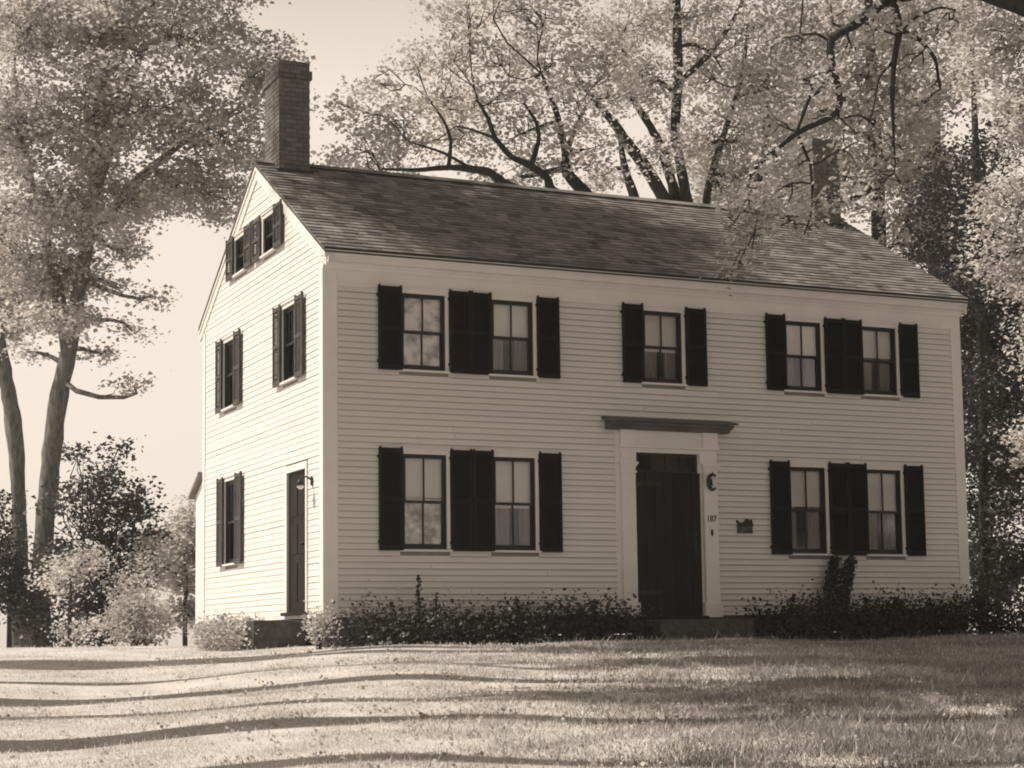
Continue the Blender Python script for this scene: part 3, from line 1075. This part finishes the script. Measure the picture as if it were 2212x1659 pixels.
for u, v, ru, rv in [(780, 330, 80, 50), (750, 230, 60, 40), (870, 260, 90, 70), (850, 345, 90, 40), (960, 200, 90, 70), (990, 300, 90, 60), (1080, 200, 90, 80), (1120, 290, 80, 60), (1180, 140, 100, 80),
                     (1060, 100, 110, 70), (1240, 230, 90, 70), (1270, 330, 70, 50), (960, 110, 80, 50), (1120, 380, 90, 40), (900, 140, 50, 30), (820, 180, 40, 25), (1010, 20, 90, 50), (1150, 20, 120, 60), (1100, -120, 140, 90), (1300, 120, 90, 80)]:
    lob.append(lobe(u, v, D2 + random.uniform(-1.0, 1.5), ru, rv, random.uniform(0.7, 1.2)))
tree('spreading_tree', 'spreading old tree behind the roof with crooked dark limbs', cr, lob, 0.10, 'leaf_pale', 'bark_dark', twigs=19, per=40, rad=0.22)

D3 = 41.0
cl = [stem([(1455, 480), (1440, 438), (1395, 361), (1353, 307), (1330, 270), (1270, 200), (1220, 120)], D3, [30, 28, 28, 24, 18, 12, 7]),
      stem([(1468, 480), (1462, 438), (1449, 384), (1423, 304), (1398, 262), (1350, 190), (1300, 110)], D3 + .3, [30, 26, 22, 20, 16, 11, 6]),
      stem([(1490, 480), (1485, 438), (1469, 352), (1456, 288), (1466, 180), (1462, 60), (1460, -150)], D3, [28, 24, 22, 20, 22, 20, 14]),
      stem([(1380, 480), (1372, 429), (1353, 377), (1346, 345), (1338, 290)], D3 + .6, [26, 24, 18, 15, 9]),
      stem([(1466, 180), (1540, 110), (1600, 20), (1640, -120)], D3, [14, 12, 9, 5], False),
      stem([(1462, 200), (1380, 150), (1330, 90)], D3, [12, 9, 5], False),
      stem([(1520, 480), (1530, 400), (1560, 300), (1600, 180), (1620, 40)], D3 + 1, [20, 17, 14, 11, 7]),
      stem([(1460, 100), (1500, 95), (1540, 115), (1560, 150)], D3 - .5, [9, 8, 6, 4], False)]
lob = []
for u, v, ru, rv in [(1350, 60, 110, 90), (1480, 40, 120, 90), (1620, 60, 120, 90), (1400, 180, 100, 80), (1540, 170, 110, 80), (1660, 190, 100, 80), (1320, 200, 70, 60), (1590, 300, 90, 70), (1500, 290, 70, 60), (1560, 400, 70, 50),
                     (1640, 390, 70, 50), (1740, 100, 100, 90), (1420, -100, 160, 110), (1620, -110, 160, 110), (1440, 330, 40, 50), (1300, 380, 50, 40), (1520, -260, 200, 120)]:
    lob.append(lobe(u, v, D3 + random.uniform(-1.2, 1.8), ru, rv, random.uniform(0.9, 1.5)))
tree('clump_tree', 'many-stemmed tree behind the ridge with straight dark trunks', cl, lob, 0.10, 'leaf_pale', 'bark_dark', twigs=21, per=40, rad=0.23)

# --- right: trees behind and beside the far end of the house
D4 = 43.0
t = [stem([(1900, 500), (1890, 300), (1880, 100), (1870, -200)], D4, [34, 30, 22, 10])]
lob = [lobe(u, v, D4 + random.uniform(-1.5, 1.5), ru, rv, 1.3) for u, v, ru, rv in
       [(1780, 260, 100, 90), (1880, 160, 120, 90), (1990, 200, 110, 100), (1830, 380, 100, 80), (1950, 340, 100, 80), (1760, 40, 120, 90), (1900, 20, 130, 90), (2020, 60, 120, 90), (1880, -130, 200, 110), (1700, 420, 70, 60), (1960, 480, 100, 80)]]
tree('broad_maple', 'broad pale maple rising behind the far chimney', t, lob, 0.105, 'leaf_pale', 'bark_dark', twigs=25, per=40, rad=0.23)
D5 = 39.0
t = [stem([(2125, 1000), (2120, 700), (2110, 400), (2100, 100)], D5, [20, 18, 16, 10])]
lob = [lobe(u, v, D5 + random.uniform(-1.5, 1.5), ru, rv, 1.2) for u, v, ru, rv in
       [(2060, 420, 90, 80), (2120, 560, 100, 80), (2060, 640, 70, 60), (2130, 760, 80, 80), (2110, 900, 70, 80), (2130, 1050, 70, 90), (2120, 1200, 60, 80), (2180, 640, 80, 80), (2200, 860, 70, 90), (2210, 1080, 70, 100), (2190, 1240, 80, 70), (2020, 530, 60, 50), (2110, 330, 90, 60), (2125, 700, 60, 60), (2105, 820, 50, 60), (2125, 960, 55, 60), (2110, 1120, 50, 60), (2135, 1290, 70, 40)]]
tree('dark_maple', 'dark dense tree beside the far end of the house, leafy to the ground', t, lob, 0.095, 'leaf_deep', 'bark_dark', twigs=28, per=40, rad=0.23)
D6 = 36.5
t = [stem([(2300, 1000), (2290, 600), (2270, 300), (2260, 0)], D6, [44, 38, 30, 16])]
lob = [lobe(u, v, D6 + random.uniform(-1.2, 1.2), ru, rv, 1.1) for u, v, ru, rv in
       [(2140, 120, 80, 80), (2200, 240, 80, 80), (2190, 60, 90, 80), (2190, 450, 70, 90), (2170, 560, 60, 60), (2240, 600, 80, 80), (2280, 250, 100, 120), (2300, 450, 110, 110), (2320, 750, 110, 130), (2270, -60, 150, 110), (2120, -60, 110, 90), (2290, 980, 90, 120)]]
tree('sunlit_maple', 'maple with sunlit leaves at the right edge above the dark tree', t, lob, 0.105, 'leaf_pale', 'bark_dark', twigs=24, per=40, rad=0.23)
# far wood behind, closing the gaps low down on the right
D7 = 54.0
for u0, nm in ((1640, 'hazy tree far behind the middle of the roof'), (2010, 'shadowy tree far behind the dark one at the far end of the house'), (2260, 'shadowy tree at the far right edge behind the others')):
    t = [stem([(u0, 900), (u0 + 10, 500), (u0 + 15, 200)], D7, [30, 26, 12])]
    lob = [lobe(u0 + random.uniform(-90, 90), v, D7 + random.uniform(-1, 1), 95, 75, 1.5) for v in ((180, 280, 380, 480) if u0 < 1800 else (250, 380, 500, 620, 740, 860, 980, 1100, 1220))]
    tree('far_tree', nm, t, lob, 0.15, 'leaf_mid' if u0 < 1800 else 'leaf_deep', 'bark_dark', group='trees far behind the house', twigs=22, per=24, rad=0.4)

# --- the big tree at the near right, its limbs hanging in front of the far roof
def rpx(x, y):
    return ((1600 + x / 2.37) / 1.1302, y / 2.37 / 1.1302)


D8 = 24.5
Z0 = at(2420, 900, D8 - 2)
trunk8 = ([np.array([Z0[0], Z0[1], gz(Z0) - 0.1]), Z0 + [0, 0, 0.3], at(2400, 300, D8 - 2), at(2350, -120, D8 - 1.5), at(2250, -420, D8 - 1)], [0.36, 0.30, 0.27, 0.22, 0.12])
P = lambda lst: [rpx(*q) for q in lst]
fg = [trunk8,
      stem([(2400, 120), (2300, 40)] + P([(1980, -20), (1640, -60), (1340, 0), (1180, 130), (1050, 200), (1010, 240), (1020, 380), (1060, 500), (1070, 610), (1020, 680), (830, 760), (620, 930), (545, 1020), (540, 1200)]), D8, [34, 30, 25, 22, 22, 20, 19, 18, 16, 14, 13, 12, 11, 9, 7, 4], False),
      stem(P([(1020, 390), (960, 520), (890, 560), (860, 650), (820, 760)]), D8, [12, 11, 9, 8, 6], False),
      stem(P([(1640, -60), (1370, -10), (1420, 160), (1380, 350), (1370, 600), (1380, 800)]), D8 - .4, [18, 17, 15, 12, 9, 5], False),
      stem(P([(1420, 175), (1530, 230), (1620, 330), (1650, 520)]), D8 - .4, [11, 10, 8, 5], False),
      stem(P([(1430, 170), (1520, 90), (1650, 40), (1740, 60)]), D8 - .4, [7, 6, 5, 3], False),
      stem(P([(830, 790), (900, 960), (910, 1100), (900, 1250), (860, 1360)]), D8, [7, 6, 6, 5, 3], False),
      stem(P([(1010, 240), (930, 190), (740, 220)]), D8, [7, 6, 3], False),
      stem(P([(1380, 350), (1290, 450), (1260, 640), (1230, 720)]), D8 - .4, [6, 5, 4, 3], False),
      stem([(2380, 80), (2212, 12), (2080, -30), (1950, -120)], D8 - 2.5, [60, 44, 34, 20], False)]
lob = []
for x, y, ru, rv in [(540, 1160, 55, 50), (640, 1340, 60, 50), (500, 1520, 50, 40), (900, 1330, 30, 25), (700, 900, 50, 35), (1130, 900, 40, 35), (1150, 560, 60, 40), (1380, 850, 50, 45), (1250, 700, 50, 45),
                     (950, 640, 55, 40), (760, 720, 55, 40), (1640, 480, 55, 50), (1120, 300, 70, 50), (780, 260, 70, 50), (1500, 330, 60, 45), (1000, 80, 80, 50), (1250, 170, 70, 50), (1700, 120, 80, 60), (400, 1320, 45, 40), (1500, 620, 55, 45),
                     (850, 460, 60, 45), (830, 960, 26, 24), (690, 1120, 45, 38), (990, 1150, 26, 26), (760, 1250, 45, 40), (1180, 1180, 45, 35), (1300, 1000, 55, 45), (600, 1050, 55, 40)]:
    u, v = rpx(x, y)
    lob.append(lobe(u, v, D8 + random.uniform(-0.7, 0.7), ru, rv, 0.45))
for u, v in [(2300, -150), (2450, 0), (2100, -180), (2500, -200), (1900, -200), (2300, -350), (2100, -380), (2500, 250), (1700, -220)]:
    lob.append(lobe(u, v, D8 - 1 + random.uniform(-2, 2), 190, 110, 1.4))
tree('shade_tree', 'big tree at the near right, bare dark limbs drooping over the roof', fg, lob, 0.085, 'leaf_mid', 'bark_dark', twigs=24, per=26, rad=0.15, flat=0.6, limb=0.02)

# --- trees out of the picture on the sunny side; their shade streaks the lawn and the roof
def shade_maker(name, label, x, y, h, crown, nl, z_lo, per=20, shift=(0, 0), leaf=0.16, big=1.0, group=None, girth=1.0, squash=1.0):
    b = np.array([x, y, gz((x, y)) - 0.1])
    pts = [b, b + [0.1, 0.0, h * 0.25], b + [0.3, 0.2, h * 0.5], b + [0.1, -0.2, h * 0.75], b + [0, 0, h * 0.95]]
    lobes_ = []
    for _ in range(nl):
        a = random.uniform(0, 2 * math.pi)
        q = math.sqrt(random.uniform(0, 1)) * crown
        z = random.uniform(z_lo, h)
        lobes_.append((b + [q * math.cos(a) + shift[0], q * math.sin(a) * squash + shift[1], z], (1.2 * big, 1.2 * big * (0.4 + 0.6 * squash), 0.8 * big)))
    tree(name, label, [(pts, [q * girth for q in (0.3, 0.26, 0.2, 0.13, 0.04)])], lobes_, leaf, 'leaf_mid', twigs=10, per=per, rad=0.36 * big, group=group)


shade_maker('unseen_shade_maple', 'unseen high-crowned maple beyond the gable, shading the roof', -9.5, 0.6, 23, 2.0, 24, 18.0, shift=(3.0, 3.7), per=26)
SHADERS = [(-7.6, -0.6, 16, 11.0, 23, (3.6, 0.2), 3.6, 1.2), (-9.0, -3.0, 16, 10.5, 16, (3.6, 0.2), 3.2, 0.7), (-7.7, -5.2, 16, 10.5, 17, (3.8, 0.2), 3.4, 1.1), (-9.6, -6.6, 14, 10.0, 9, (2.6, 0.0), 2.8, 0.7),
           (-8.3, -8.6, 15.5, 10.0, 17, (3.6, 0.2), 3.4, 1.4), (-9.4, -11.0, 15, 9.5, 15, (3.4, 0.0), 3.2, 0.8), (-10.8, -13.6, 15, 9.0, 12, (2.8, 0.0), 3.0, 1.1)]
for k, (x, y, h, lo, nl, sh_, cr_, gi_) in enumerate(SHADERS):
    shade_maker('unseen_shade_maple', 'unseen slender shade maple on the sunny side of the lawn, number %s counting from the gable' % ['one', 'two', 'three', 'four', 'five', 'six', 'seven'][k], x, y, h, cr_, nl, lo, per=40, girth=gi_, shift=sh_, squash=0.30, big=0.85, group='unseen shade maples on the sunny side of the lawn')
# unseen canopy added to block sky light, above and behind the camera
for k, (x, y, pts) in enumerate([(13.5, -13.0, [(9, -9), (12, -11), (6, -11), (9, -14), (13, -8), (4, -14), (7, -17), (11, -17), (1.5, -12), (14, -15), (2, -5.5), (5, -5), (8, -5), (11, -5), (3.5, -8), (6.5, -7.5), (9.5, -7), (12, -3.5), (0, -8.5)]),
                                 (3.0, -28.0, [(3, -24), (0, -22), (5, -20), (-2, -26), (1, -18), (7, -24), (-3, -20), (3, -28), (10, -21), (-1, -15)]),
                                 (-16.0, -24.0, [(-14, -22), (-11, -24), (-16, -26), (-13, -27), (-8, -27), (-6, -23), (-12, -19)])]):
    b = np.array([x, y, gz((x, y)) - 0.1])
    lb = [(np.array([px + random.uniform(-.6, .6), py + random.uniform(-.6, .6), random.uniform(11.5, 16.5)]), (2.0, 2.0, 1.0)) for px, py in pts for _ in range(2)]
    tree('canopy_sky_blocker', 'added unseen maple canopy blocking sky light %s' % ['opposite the far end of the house', 'opposite the front door', 'opposite the gable'][k], [([b, b + [0, 0, 4], b + [-.5 if k == 0 else .4, .6, 9], b + [-1 if k == 0 else .5, 1.2, 13]], [0.45, 0.36, 0.28, 0.12])], lb, 0.24, 'leaf_mid', group='added maples blocking sky light overhead', twigs=7, per=18, rad=0.5, limb=0.12)
for k, (x, y, h) in enumerate([(-24, -30, 19), (-15, -35, 20), (22, -27, 19), (27, -18, 19), (-22, -21, 17)]):  # unseen trees added to block sky light from the front wall
    shade_maker('roadside_sky_blocker', 'added unseen roadside maple blocking sky light, %s in the row' % ['first', 'second', 'third', 'fourth', 'outlying'][k], x, y, h, 4.6, 30, 3.0, leaf=0.42, per=22, big=1.5, group='added roadside maples blocking sky light')

# --- shrubs
def shrub(name, label, c, r, n, leaf, leafmat, group=None, cat='shrub', stems=7, up=0.35, per=16, rad=0.10, flat=0.8):
    b = np.array([c[0], c[1], gz(c) - 0.05])
    o = empty(name, b)
    tag(o, label, cat, group)
    top = np.array([c[0], c[1], c[2]])
    tips = in_lobe(top, r, n)
    tips = tips[tips[:, 2] > b[2] + 0.08]
    mb = MB()
    for j in range(stems):
        t_ = tips[rng.integers(len(tips))]
        s_ = b + np.array([random.uniform(-.25, .25) * r[0], random.uniform(-.25, .25) * r[1], 0])
        mb.tube([p - b for p in bend(s_, t_, 5, 0.07)], [0.014, 0.012, 0.010, 0.007, 0.003], 5)
    mb.build('stems', 'bark_dark', o, smooth=True)
    cc = sprays(tips, per, rad, flat)
    cc = cc[cc[:, 2] > b[2] + 0.03]
    link('foliage', np_mesh('foliage', leaf_quads(cc, leaf, up) - b, 4, leafmat), o)
    return o


SHN = 'foundation shrubs along the front wall'
left_lbl = ['low dark shrub against the gable corner of the front wall', 'dark shrub under the first downstairs window', 'dark shrub between the two downstairs windows near the gable',
            'dark shrub under the second downstairs window', 'dark shrub halfway between window and front door', 'dark shrub crowding the near side of the front steps']
for j, x in enumerate((0.45, 1.2, 1.95, 2.7, 3.45, 4.15)):
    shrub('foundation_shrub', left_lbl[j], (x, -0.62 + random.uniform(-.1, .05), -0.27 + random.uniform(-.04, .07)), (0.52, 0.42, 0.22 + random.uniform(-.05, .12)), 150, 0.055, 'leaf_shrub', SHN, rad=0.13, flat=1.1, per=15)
right_lbl = ['dark shrub crowding the far side of the front steps', 'dark shrub below the wall plaque', 'dark shrub at the foot of the leaning vine', 'dark shrub under the last pair of downstairs windows',
             'dark shrub below the last downstairs window', 'dark shrub by the far corner board', 'dark shrub past the far corner of the house', 'dark shrub farthest along beyond the house end']
for j, x in enumerate((6.75, 7.45, 8.15, 8.9, 9.65, 10.4, 11.15, 11.95)):
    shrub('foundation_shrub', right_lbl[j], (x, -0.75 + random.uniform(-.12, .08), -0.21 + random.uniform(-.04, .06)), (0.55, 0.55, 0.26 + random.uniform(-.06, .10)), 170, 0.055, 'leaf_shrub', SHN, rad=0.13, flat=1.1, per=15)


def stalk(label, x, y, h, mat_='leaf_shrub'):
    b = np.array([x, y, gz((x, y)) - 0.03])
    o = empty('tall_stalk', b)
    tag(o, label, 'plant', 'tall stalks among the front shrubs')
    lean = np.array([random.uniform(-.05, .05), random.uniform(-.03, .03), 0])
    pts = [np.array([0, 0, 0]) + lean * t + np.array([0, 0, h * t]) for t in np.linspace(0, 1, 5)]
    MB().tube(pts, [0.011, 0.009, 0.008, 0.006, 0.003], 6).build('stem', 'bark_dark', o)
    n = int(70 * h)
    t = rng.uniform(0.35, 1.0, n) ** 0.8
    c = np.stack([lean[0] * t, lean[1] * t, h * t], 1) + rng.normal(size=(n, 3)) * np.array([0.035, 0.035, 0.02]) * (1.25 - t)[:, None] * 1.4
    link('leaves', np_mesh('leaves', leaf_quads(c, 0.06, 0.1), 4, mat_), o)


for lbl, u, v in [('tallest thin stalk, under the first downstairs window', 908, 1245), ('bushy stalk just past the first downstairs window', 946, 1282), ('short stalk between shrubs near the gable corner', 850, 1300),
                  ('bushy stalk under the second downstairs window', 1120, 1288), ('small stalk past the second downstairs window', 1185, 1300), ('slender stalk close to the door pilaster', 1288, 1298),
                  ('bushy stalk below the plaque', 1708, 1283), ('stalk under the last downstairs window', 1875, 1288), ('faint stalk near the far corner board', 2005, 1298), ('low stalk under the shutters of the last window pair', 1940, 1305)]:
    d = 22.0
    for _ in range(12):
        p = at(u, v, d)
        d += (-0.42 - p[1]) / _f[1]
    stalk(lbl, p[0], p[1], p[2] - gz(p) + 0.03)

# leaning vine under the far windows
def vine():
    b = np.array([8.05, -0.42, gz((8.05, -0.42)) - 0.05])
    o = empty('leaning_vine', b)
    tag(o, 'dark vine on two leaning stakes below the far downstairs windows', 'vine')
    mb = MB()
    cs = []
    for x0_, x1_ in ((7.90, 8.26), (8.20, 8.58)):
        a = np.array([x0_ - 0.15, -0.42, b[2]])
        q = np.array([x1_, -0.16, 0.82])
        mb.tube([a - b, q - b], [0.016, 0.012], 6)
        t = rng.uniform(0.2, 1.0, 900)
        cs.append(a + (q - a) * t[:, None] + rng.normal(size=(900, 3)) * np.array([0.045, 0.02, 0.05]))
    mb.build('stakes', 'bark_dark', o)
    t = rng.uniform(0.15, 0.9, 520)
    a = np.array([7.9, -0.42, b[2]]); q = np.array([8.42, -0.18, 0.8])
    cs.append(a + (q - a) * t[:, None] + rng.normal(size=(520, 3)) * np.array([0.08, 0.03, 0.05]))
    c = np.concatenate(cs)
    c[:, 1] = np.minimum(c[:, 1], -0.06)
    link('leaves', np_mesh('leaves', leaf_quads(c, 0.065, 0.05) - b, 4, 'leaf_deep'), o)


vine()


def shrub_px(name, label, u, v, d, ru, rv, rd, n, leaf, lm_, **k):
    c, r = lobe(u, v, d, ru, rv, rd)
    return shrub(name, label, c, r, n, leaf, lm_, **k)


shrub_px('round_shrub', 'round shrub with one sunlit side standing alone on the lawn', 296, 1340, 31, 66, 60, 0.6, 170, 0.075, 'leaf_mid', stems=10)
shrub_px('side_shrub', 'low pale plants along the foot of the gable wall', 480, 1366, 28.5, 55, 20, 0.35, 130, 0.055, 'leaf_mid')
shrub_px('side_shrub', 'small leafy clump beside the gable door step', 535, 1362, 27.2, 28, 22, 0.25, 70, 0.055, 'leaf_mid')
shrub_px('corner_shrub', 'small pale plant at the house corner below the corner board', 690, 1355, 23.6, 18, 28, 0.15, 40, 0.05, 'leaf_mid')
shrub('side_shrub', 'leafy plants growing against the open side of the stone side step', (-1.15, 1.05, -0.28), (0.36, 0.6, 0.2), 110, 0.055, 'leaf_mid')
# the dark thicket beyond the tall maple
def thicket(label, u, v, d, lobes_, lm_, leaf=0.10, tw=60):
    t = [stem([(u, v), (u + 4, v - 50), (u, v - 95)], d, [9, 7, 4])]
    tree('understory_tree', label, t, [lobe(a, b, d + random.uniform(-.5, .5), c, e, 0.8) for a, b, c, e in lobes_], leaf, lm_, 'bark_dark', group='small trees behind the tall maple', twigs=tw, per=26, rad=0.2, limb=0.04)


thicket('dark bushy small tree right behind the tall maple trunk', 215, 1300, 37.0, [(190, 1060, 45, 36), (240, 1020, 38, 30), (130, 1090, 34, 26), (310, 1110, 30, 20), (120, 1190, 40, 30), (305, 1235, 34, 24), (210, 1130, 70, 50), (280, 1090, 50, 35), (270, 1180, 60, 45), (190, 1220, 70, 50), (170, 1300, 60, 50), (230, 1290, 60, 60), (320, 1160, 30, 22), (130, 1365, 45, 25), (200, 1370, 45, 22), (250, 1365, 35, 25), (300, 1060, 22, 16), (165, 985, 22, 18), (255, 970, 15, 14)], 'leaf_deep', tw=42)
thicket('pale small tree beyond the back corner of the house', 400, 1300, 44.0, [(375, 1170, 50, 45), (410, 1130, 40, 40), (350, 1220, 45, 40), (420, 1200, 50, 50), (400, 1260, 50, 30), (370, 1330, 40, 30), (420, 1330, 40, 35), (440, 1120, 50, 50)], 'leaf_mid', 0.11)
thicket('pale sunlit bush in front of the dark small tree', 150, 1330, 35.0, [(150, 1230, 45, 30), (190, 1210, 35, 25), (120, 1260, 30, 20), (200, 1355, 26, 18), (160, 1365, 22, 14)], 'leaf_mid', 0.08)
thicket('dark undergrowth bush between the two maple trunks', 20, 1330, 38.0, [(10, 1200, 40, 60), (30, 1280, 50, 60), (-40, 1250, 60, 80), (70, 1330, 30, 40), (-30, 1120, 50, 60)], 'leaf_deep')
thicket('slim light sapling beside the round shrub', 315, 1310, 36.0, [(320, 1230, 30, 30), (290, 1270, 40, 30), (330, 1190, 22, 30)], 'leaf_mid', 0.09)

# ------------------------------------------------------------------ grass
def grass(n, dmin, dmax, hmin, hmax, width, name, label):
    u = rng.uniform(-120, 2330, n)
    d = dmin + (dmax - dmin) * rng.uniform(0, 1, n) ** 1.25
    s = (u - CX) / FPX * d
    x = CAM[0] + d * math.sin(YAW) + s * math.cos(YAW)
    y = CAM[1] + d * math.cos(YAW) - s * math.sin(YAW)
    keep = ~((x > -0.15) & (y > -0.1) & (y < DEP + 0.7)) & ~((x > 4.3) & (x < 6.5) & (y > -1.45)) & ~((x > -0.9) & (y > 0.55) & (y < 1.85))
    clump = np.sin(x * 3.1 + 1.7 * np.sin(y * 2.3)) * np.sin(y * 3.7 + 1.3 * np.sin(x * 1.9)) + 0.6 * np.sin(x * 0.8 + 2) * np.sin(y * 0.9)
    keep &= rng.uniform(-1.9, 1.2, n) < clump
    x, y, d, clump = x[keep], y[keep], d[keep], clump[keep]
    n = len(x)
    z = ground_z(x, y) - 0.012
    h = rng.uniform(hmin, hmax, n) * (1 + 0.25 * clump) * (0.8 + 0.9 * sstep(-1.5, 3.0, (x - CAM[0]) * math.cos(YAW) - (y - CAM[1]) * math.sin(YAW)))
    tall = rng.uniform(0, 1, n) < 0.03
    h = np.where(tall, h * 2.3, h)
    an = rng.uniform(0, math.pi, n)
    wx, wy = np.cos(an) * width, np.sin(an) * width
    lx, ly = rng.normal(size=n) * h * 0.45, rng.normal(size=n) * h * 0.45
    p0 = np.stack([x - wx, y - wy, z], 1)
    p1 = np.stack([x + wx, y + wy, z], 1)
    p2 = np.stack([x + lx, y + ly, z + h], 1)
    tri = np.stack([p0, p1, p2], 1)
    # tree shade on the right lawn is painted in with darker blades
    shaded = rng.uniform(0, 1, n) < 0.92 * sstep(-1.2, 3.2, (x - CAM[0]) * math.cos(YAW) - (y - CAM[1]) * math.sin(YAW) + 0.5 * clump)
    tag(link(name, np_mesh(name, tri[~shaded], 3, 'grass_blade')), label, 'grass', kind='stuff')
    tag(link('shade_dark_grass', np_mesh('shade_dark_grass', tri[shaded], 3, 'grass_shaded')), 'rougher grass on the right lawn, darkened to paint in shade', 'grass', kind='stuff')


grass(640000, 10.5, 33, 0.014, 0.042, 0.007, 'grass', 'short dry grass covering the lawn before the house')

def weeds(n):
    u = rng.uniform(-60, 2270, n)
    d = rng.uniform(11, 26, n)
    q = (u - CX) / FPX * d
    x = CAM[0] + d * math.sin(YAW) + q * math.cos(YAW)
    y = CAM[1] + d * math.cos(YAW) - q * math.sin(YAW)
    k = (y < -1.6) & (rng.uniform(0, 1, n) < 0.25 + 0.75 * sstep(300, 1300, u))
    x, y = x[k], y[k]
    m = 9
    c = np.stack([x, y, ground_z(x, y)], 1)
    c = np.repeat(c, m, axis=0) + rng.normal(size=(len(x) * m, 3)) * np.array([0.05, 0.05, 0.0]) + np.array([0, 0, 1.0]) * rng.uniform(0.003, 0.045, len(x) * m)[:, None]
    tag(link('weeds', np_mesh('weeds', leaf_quads(c, 0.032, 0.2), 4, 'weed_leaf')), 'clover and small weeds scattered through the rough lawn', 'weeds', kind='stuff')


weeds(1500)

# ------------------------------------------------------------------ summer haze hanging in the trees
hz = MB().box(-60, 75, -60, 75, -3.6, 34).build('haze', None)
hm = bpy.data.materials.new('haze_air')
hm.use_nodes = True
hn = hm.node_tree.nodes
hn.clear()
ho = hn.new('ShaderNodeOutputMaterial')
hv = hn.new('ShaderNodeVolumePrincipled')
hv.inputs['Color'].default_value = (0.95, 0.93, 0.9, 1)
hv.inputs['Density'].default_value = 0.0012
hv.inputs['Anisotropy'].default_value = 0.3
hm.node_tree.links.new(hv.outputs[0], ho.inputs['Volume'])
hz.data.materials.append(hm)
tag(hz, 'pale sunlit haze hanging in the air among the trees', 'haze', kind='stuff')
scene.cycles.volume_bounces = 0
scene.cycles.volume_step_rate = 5.0
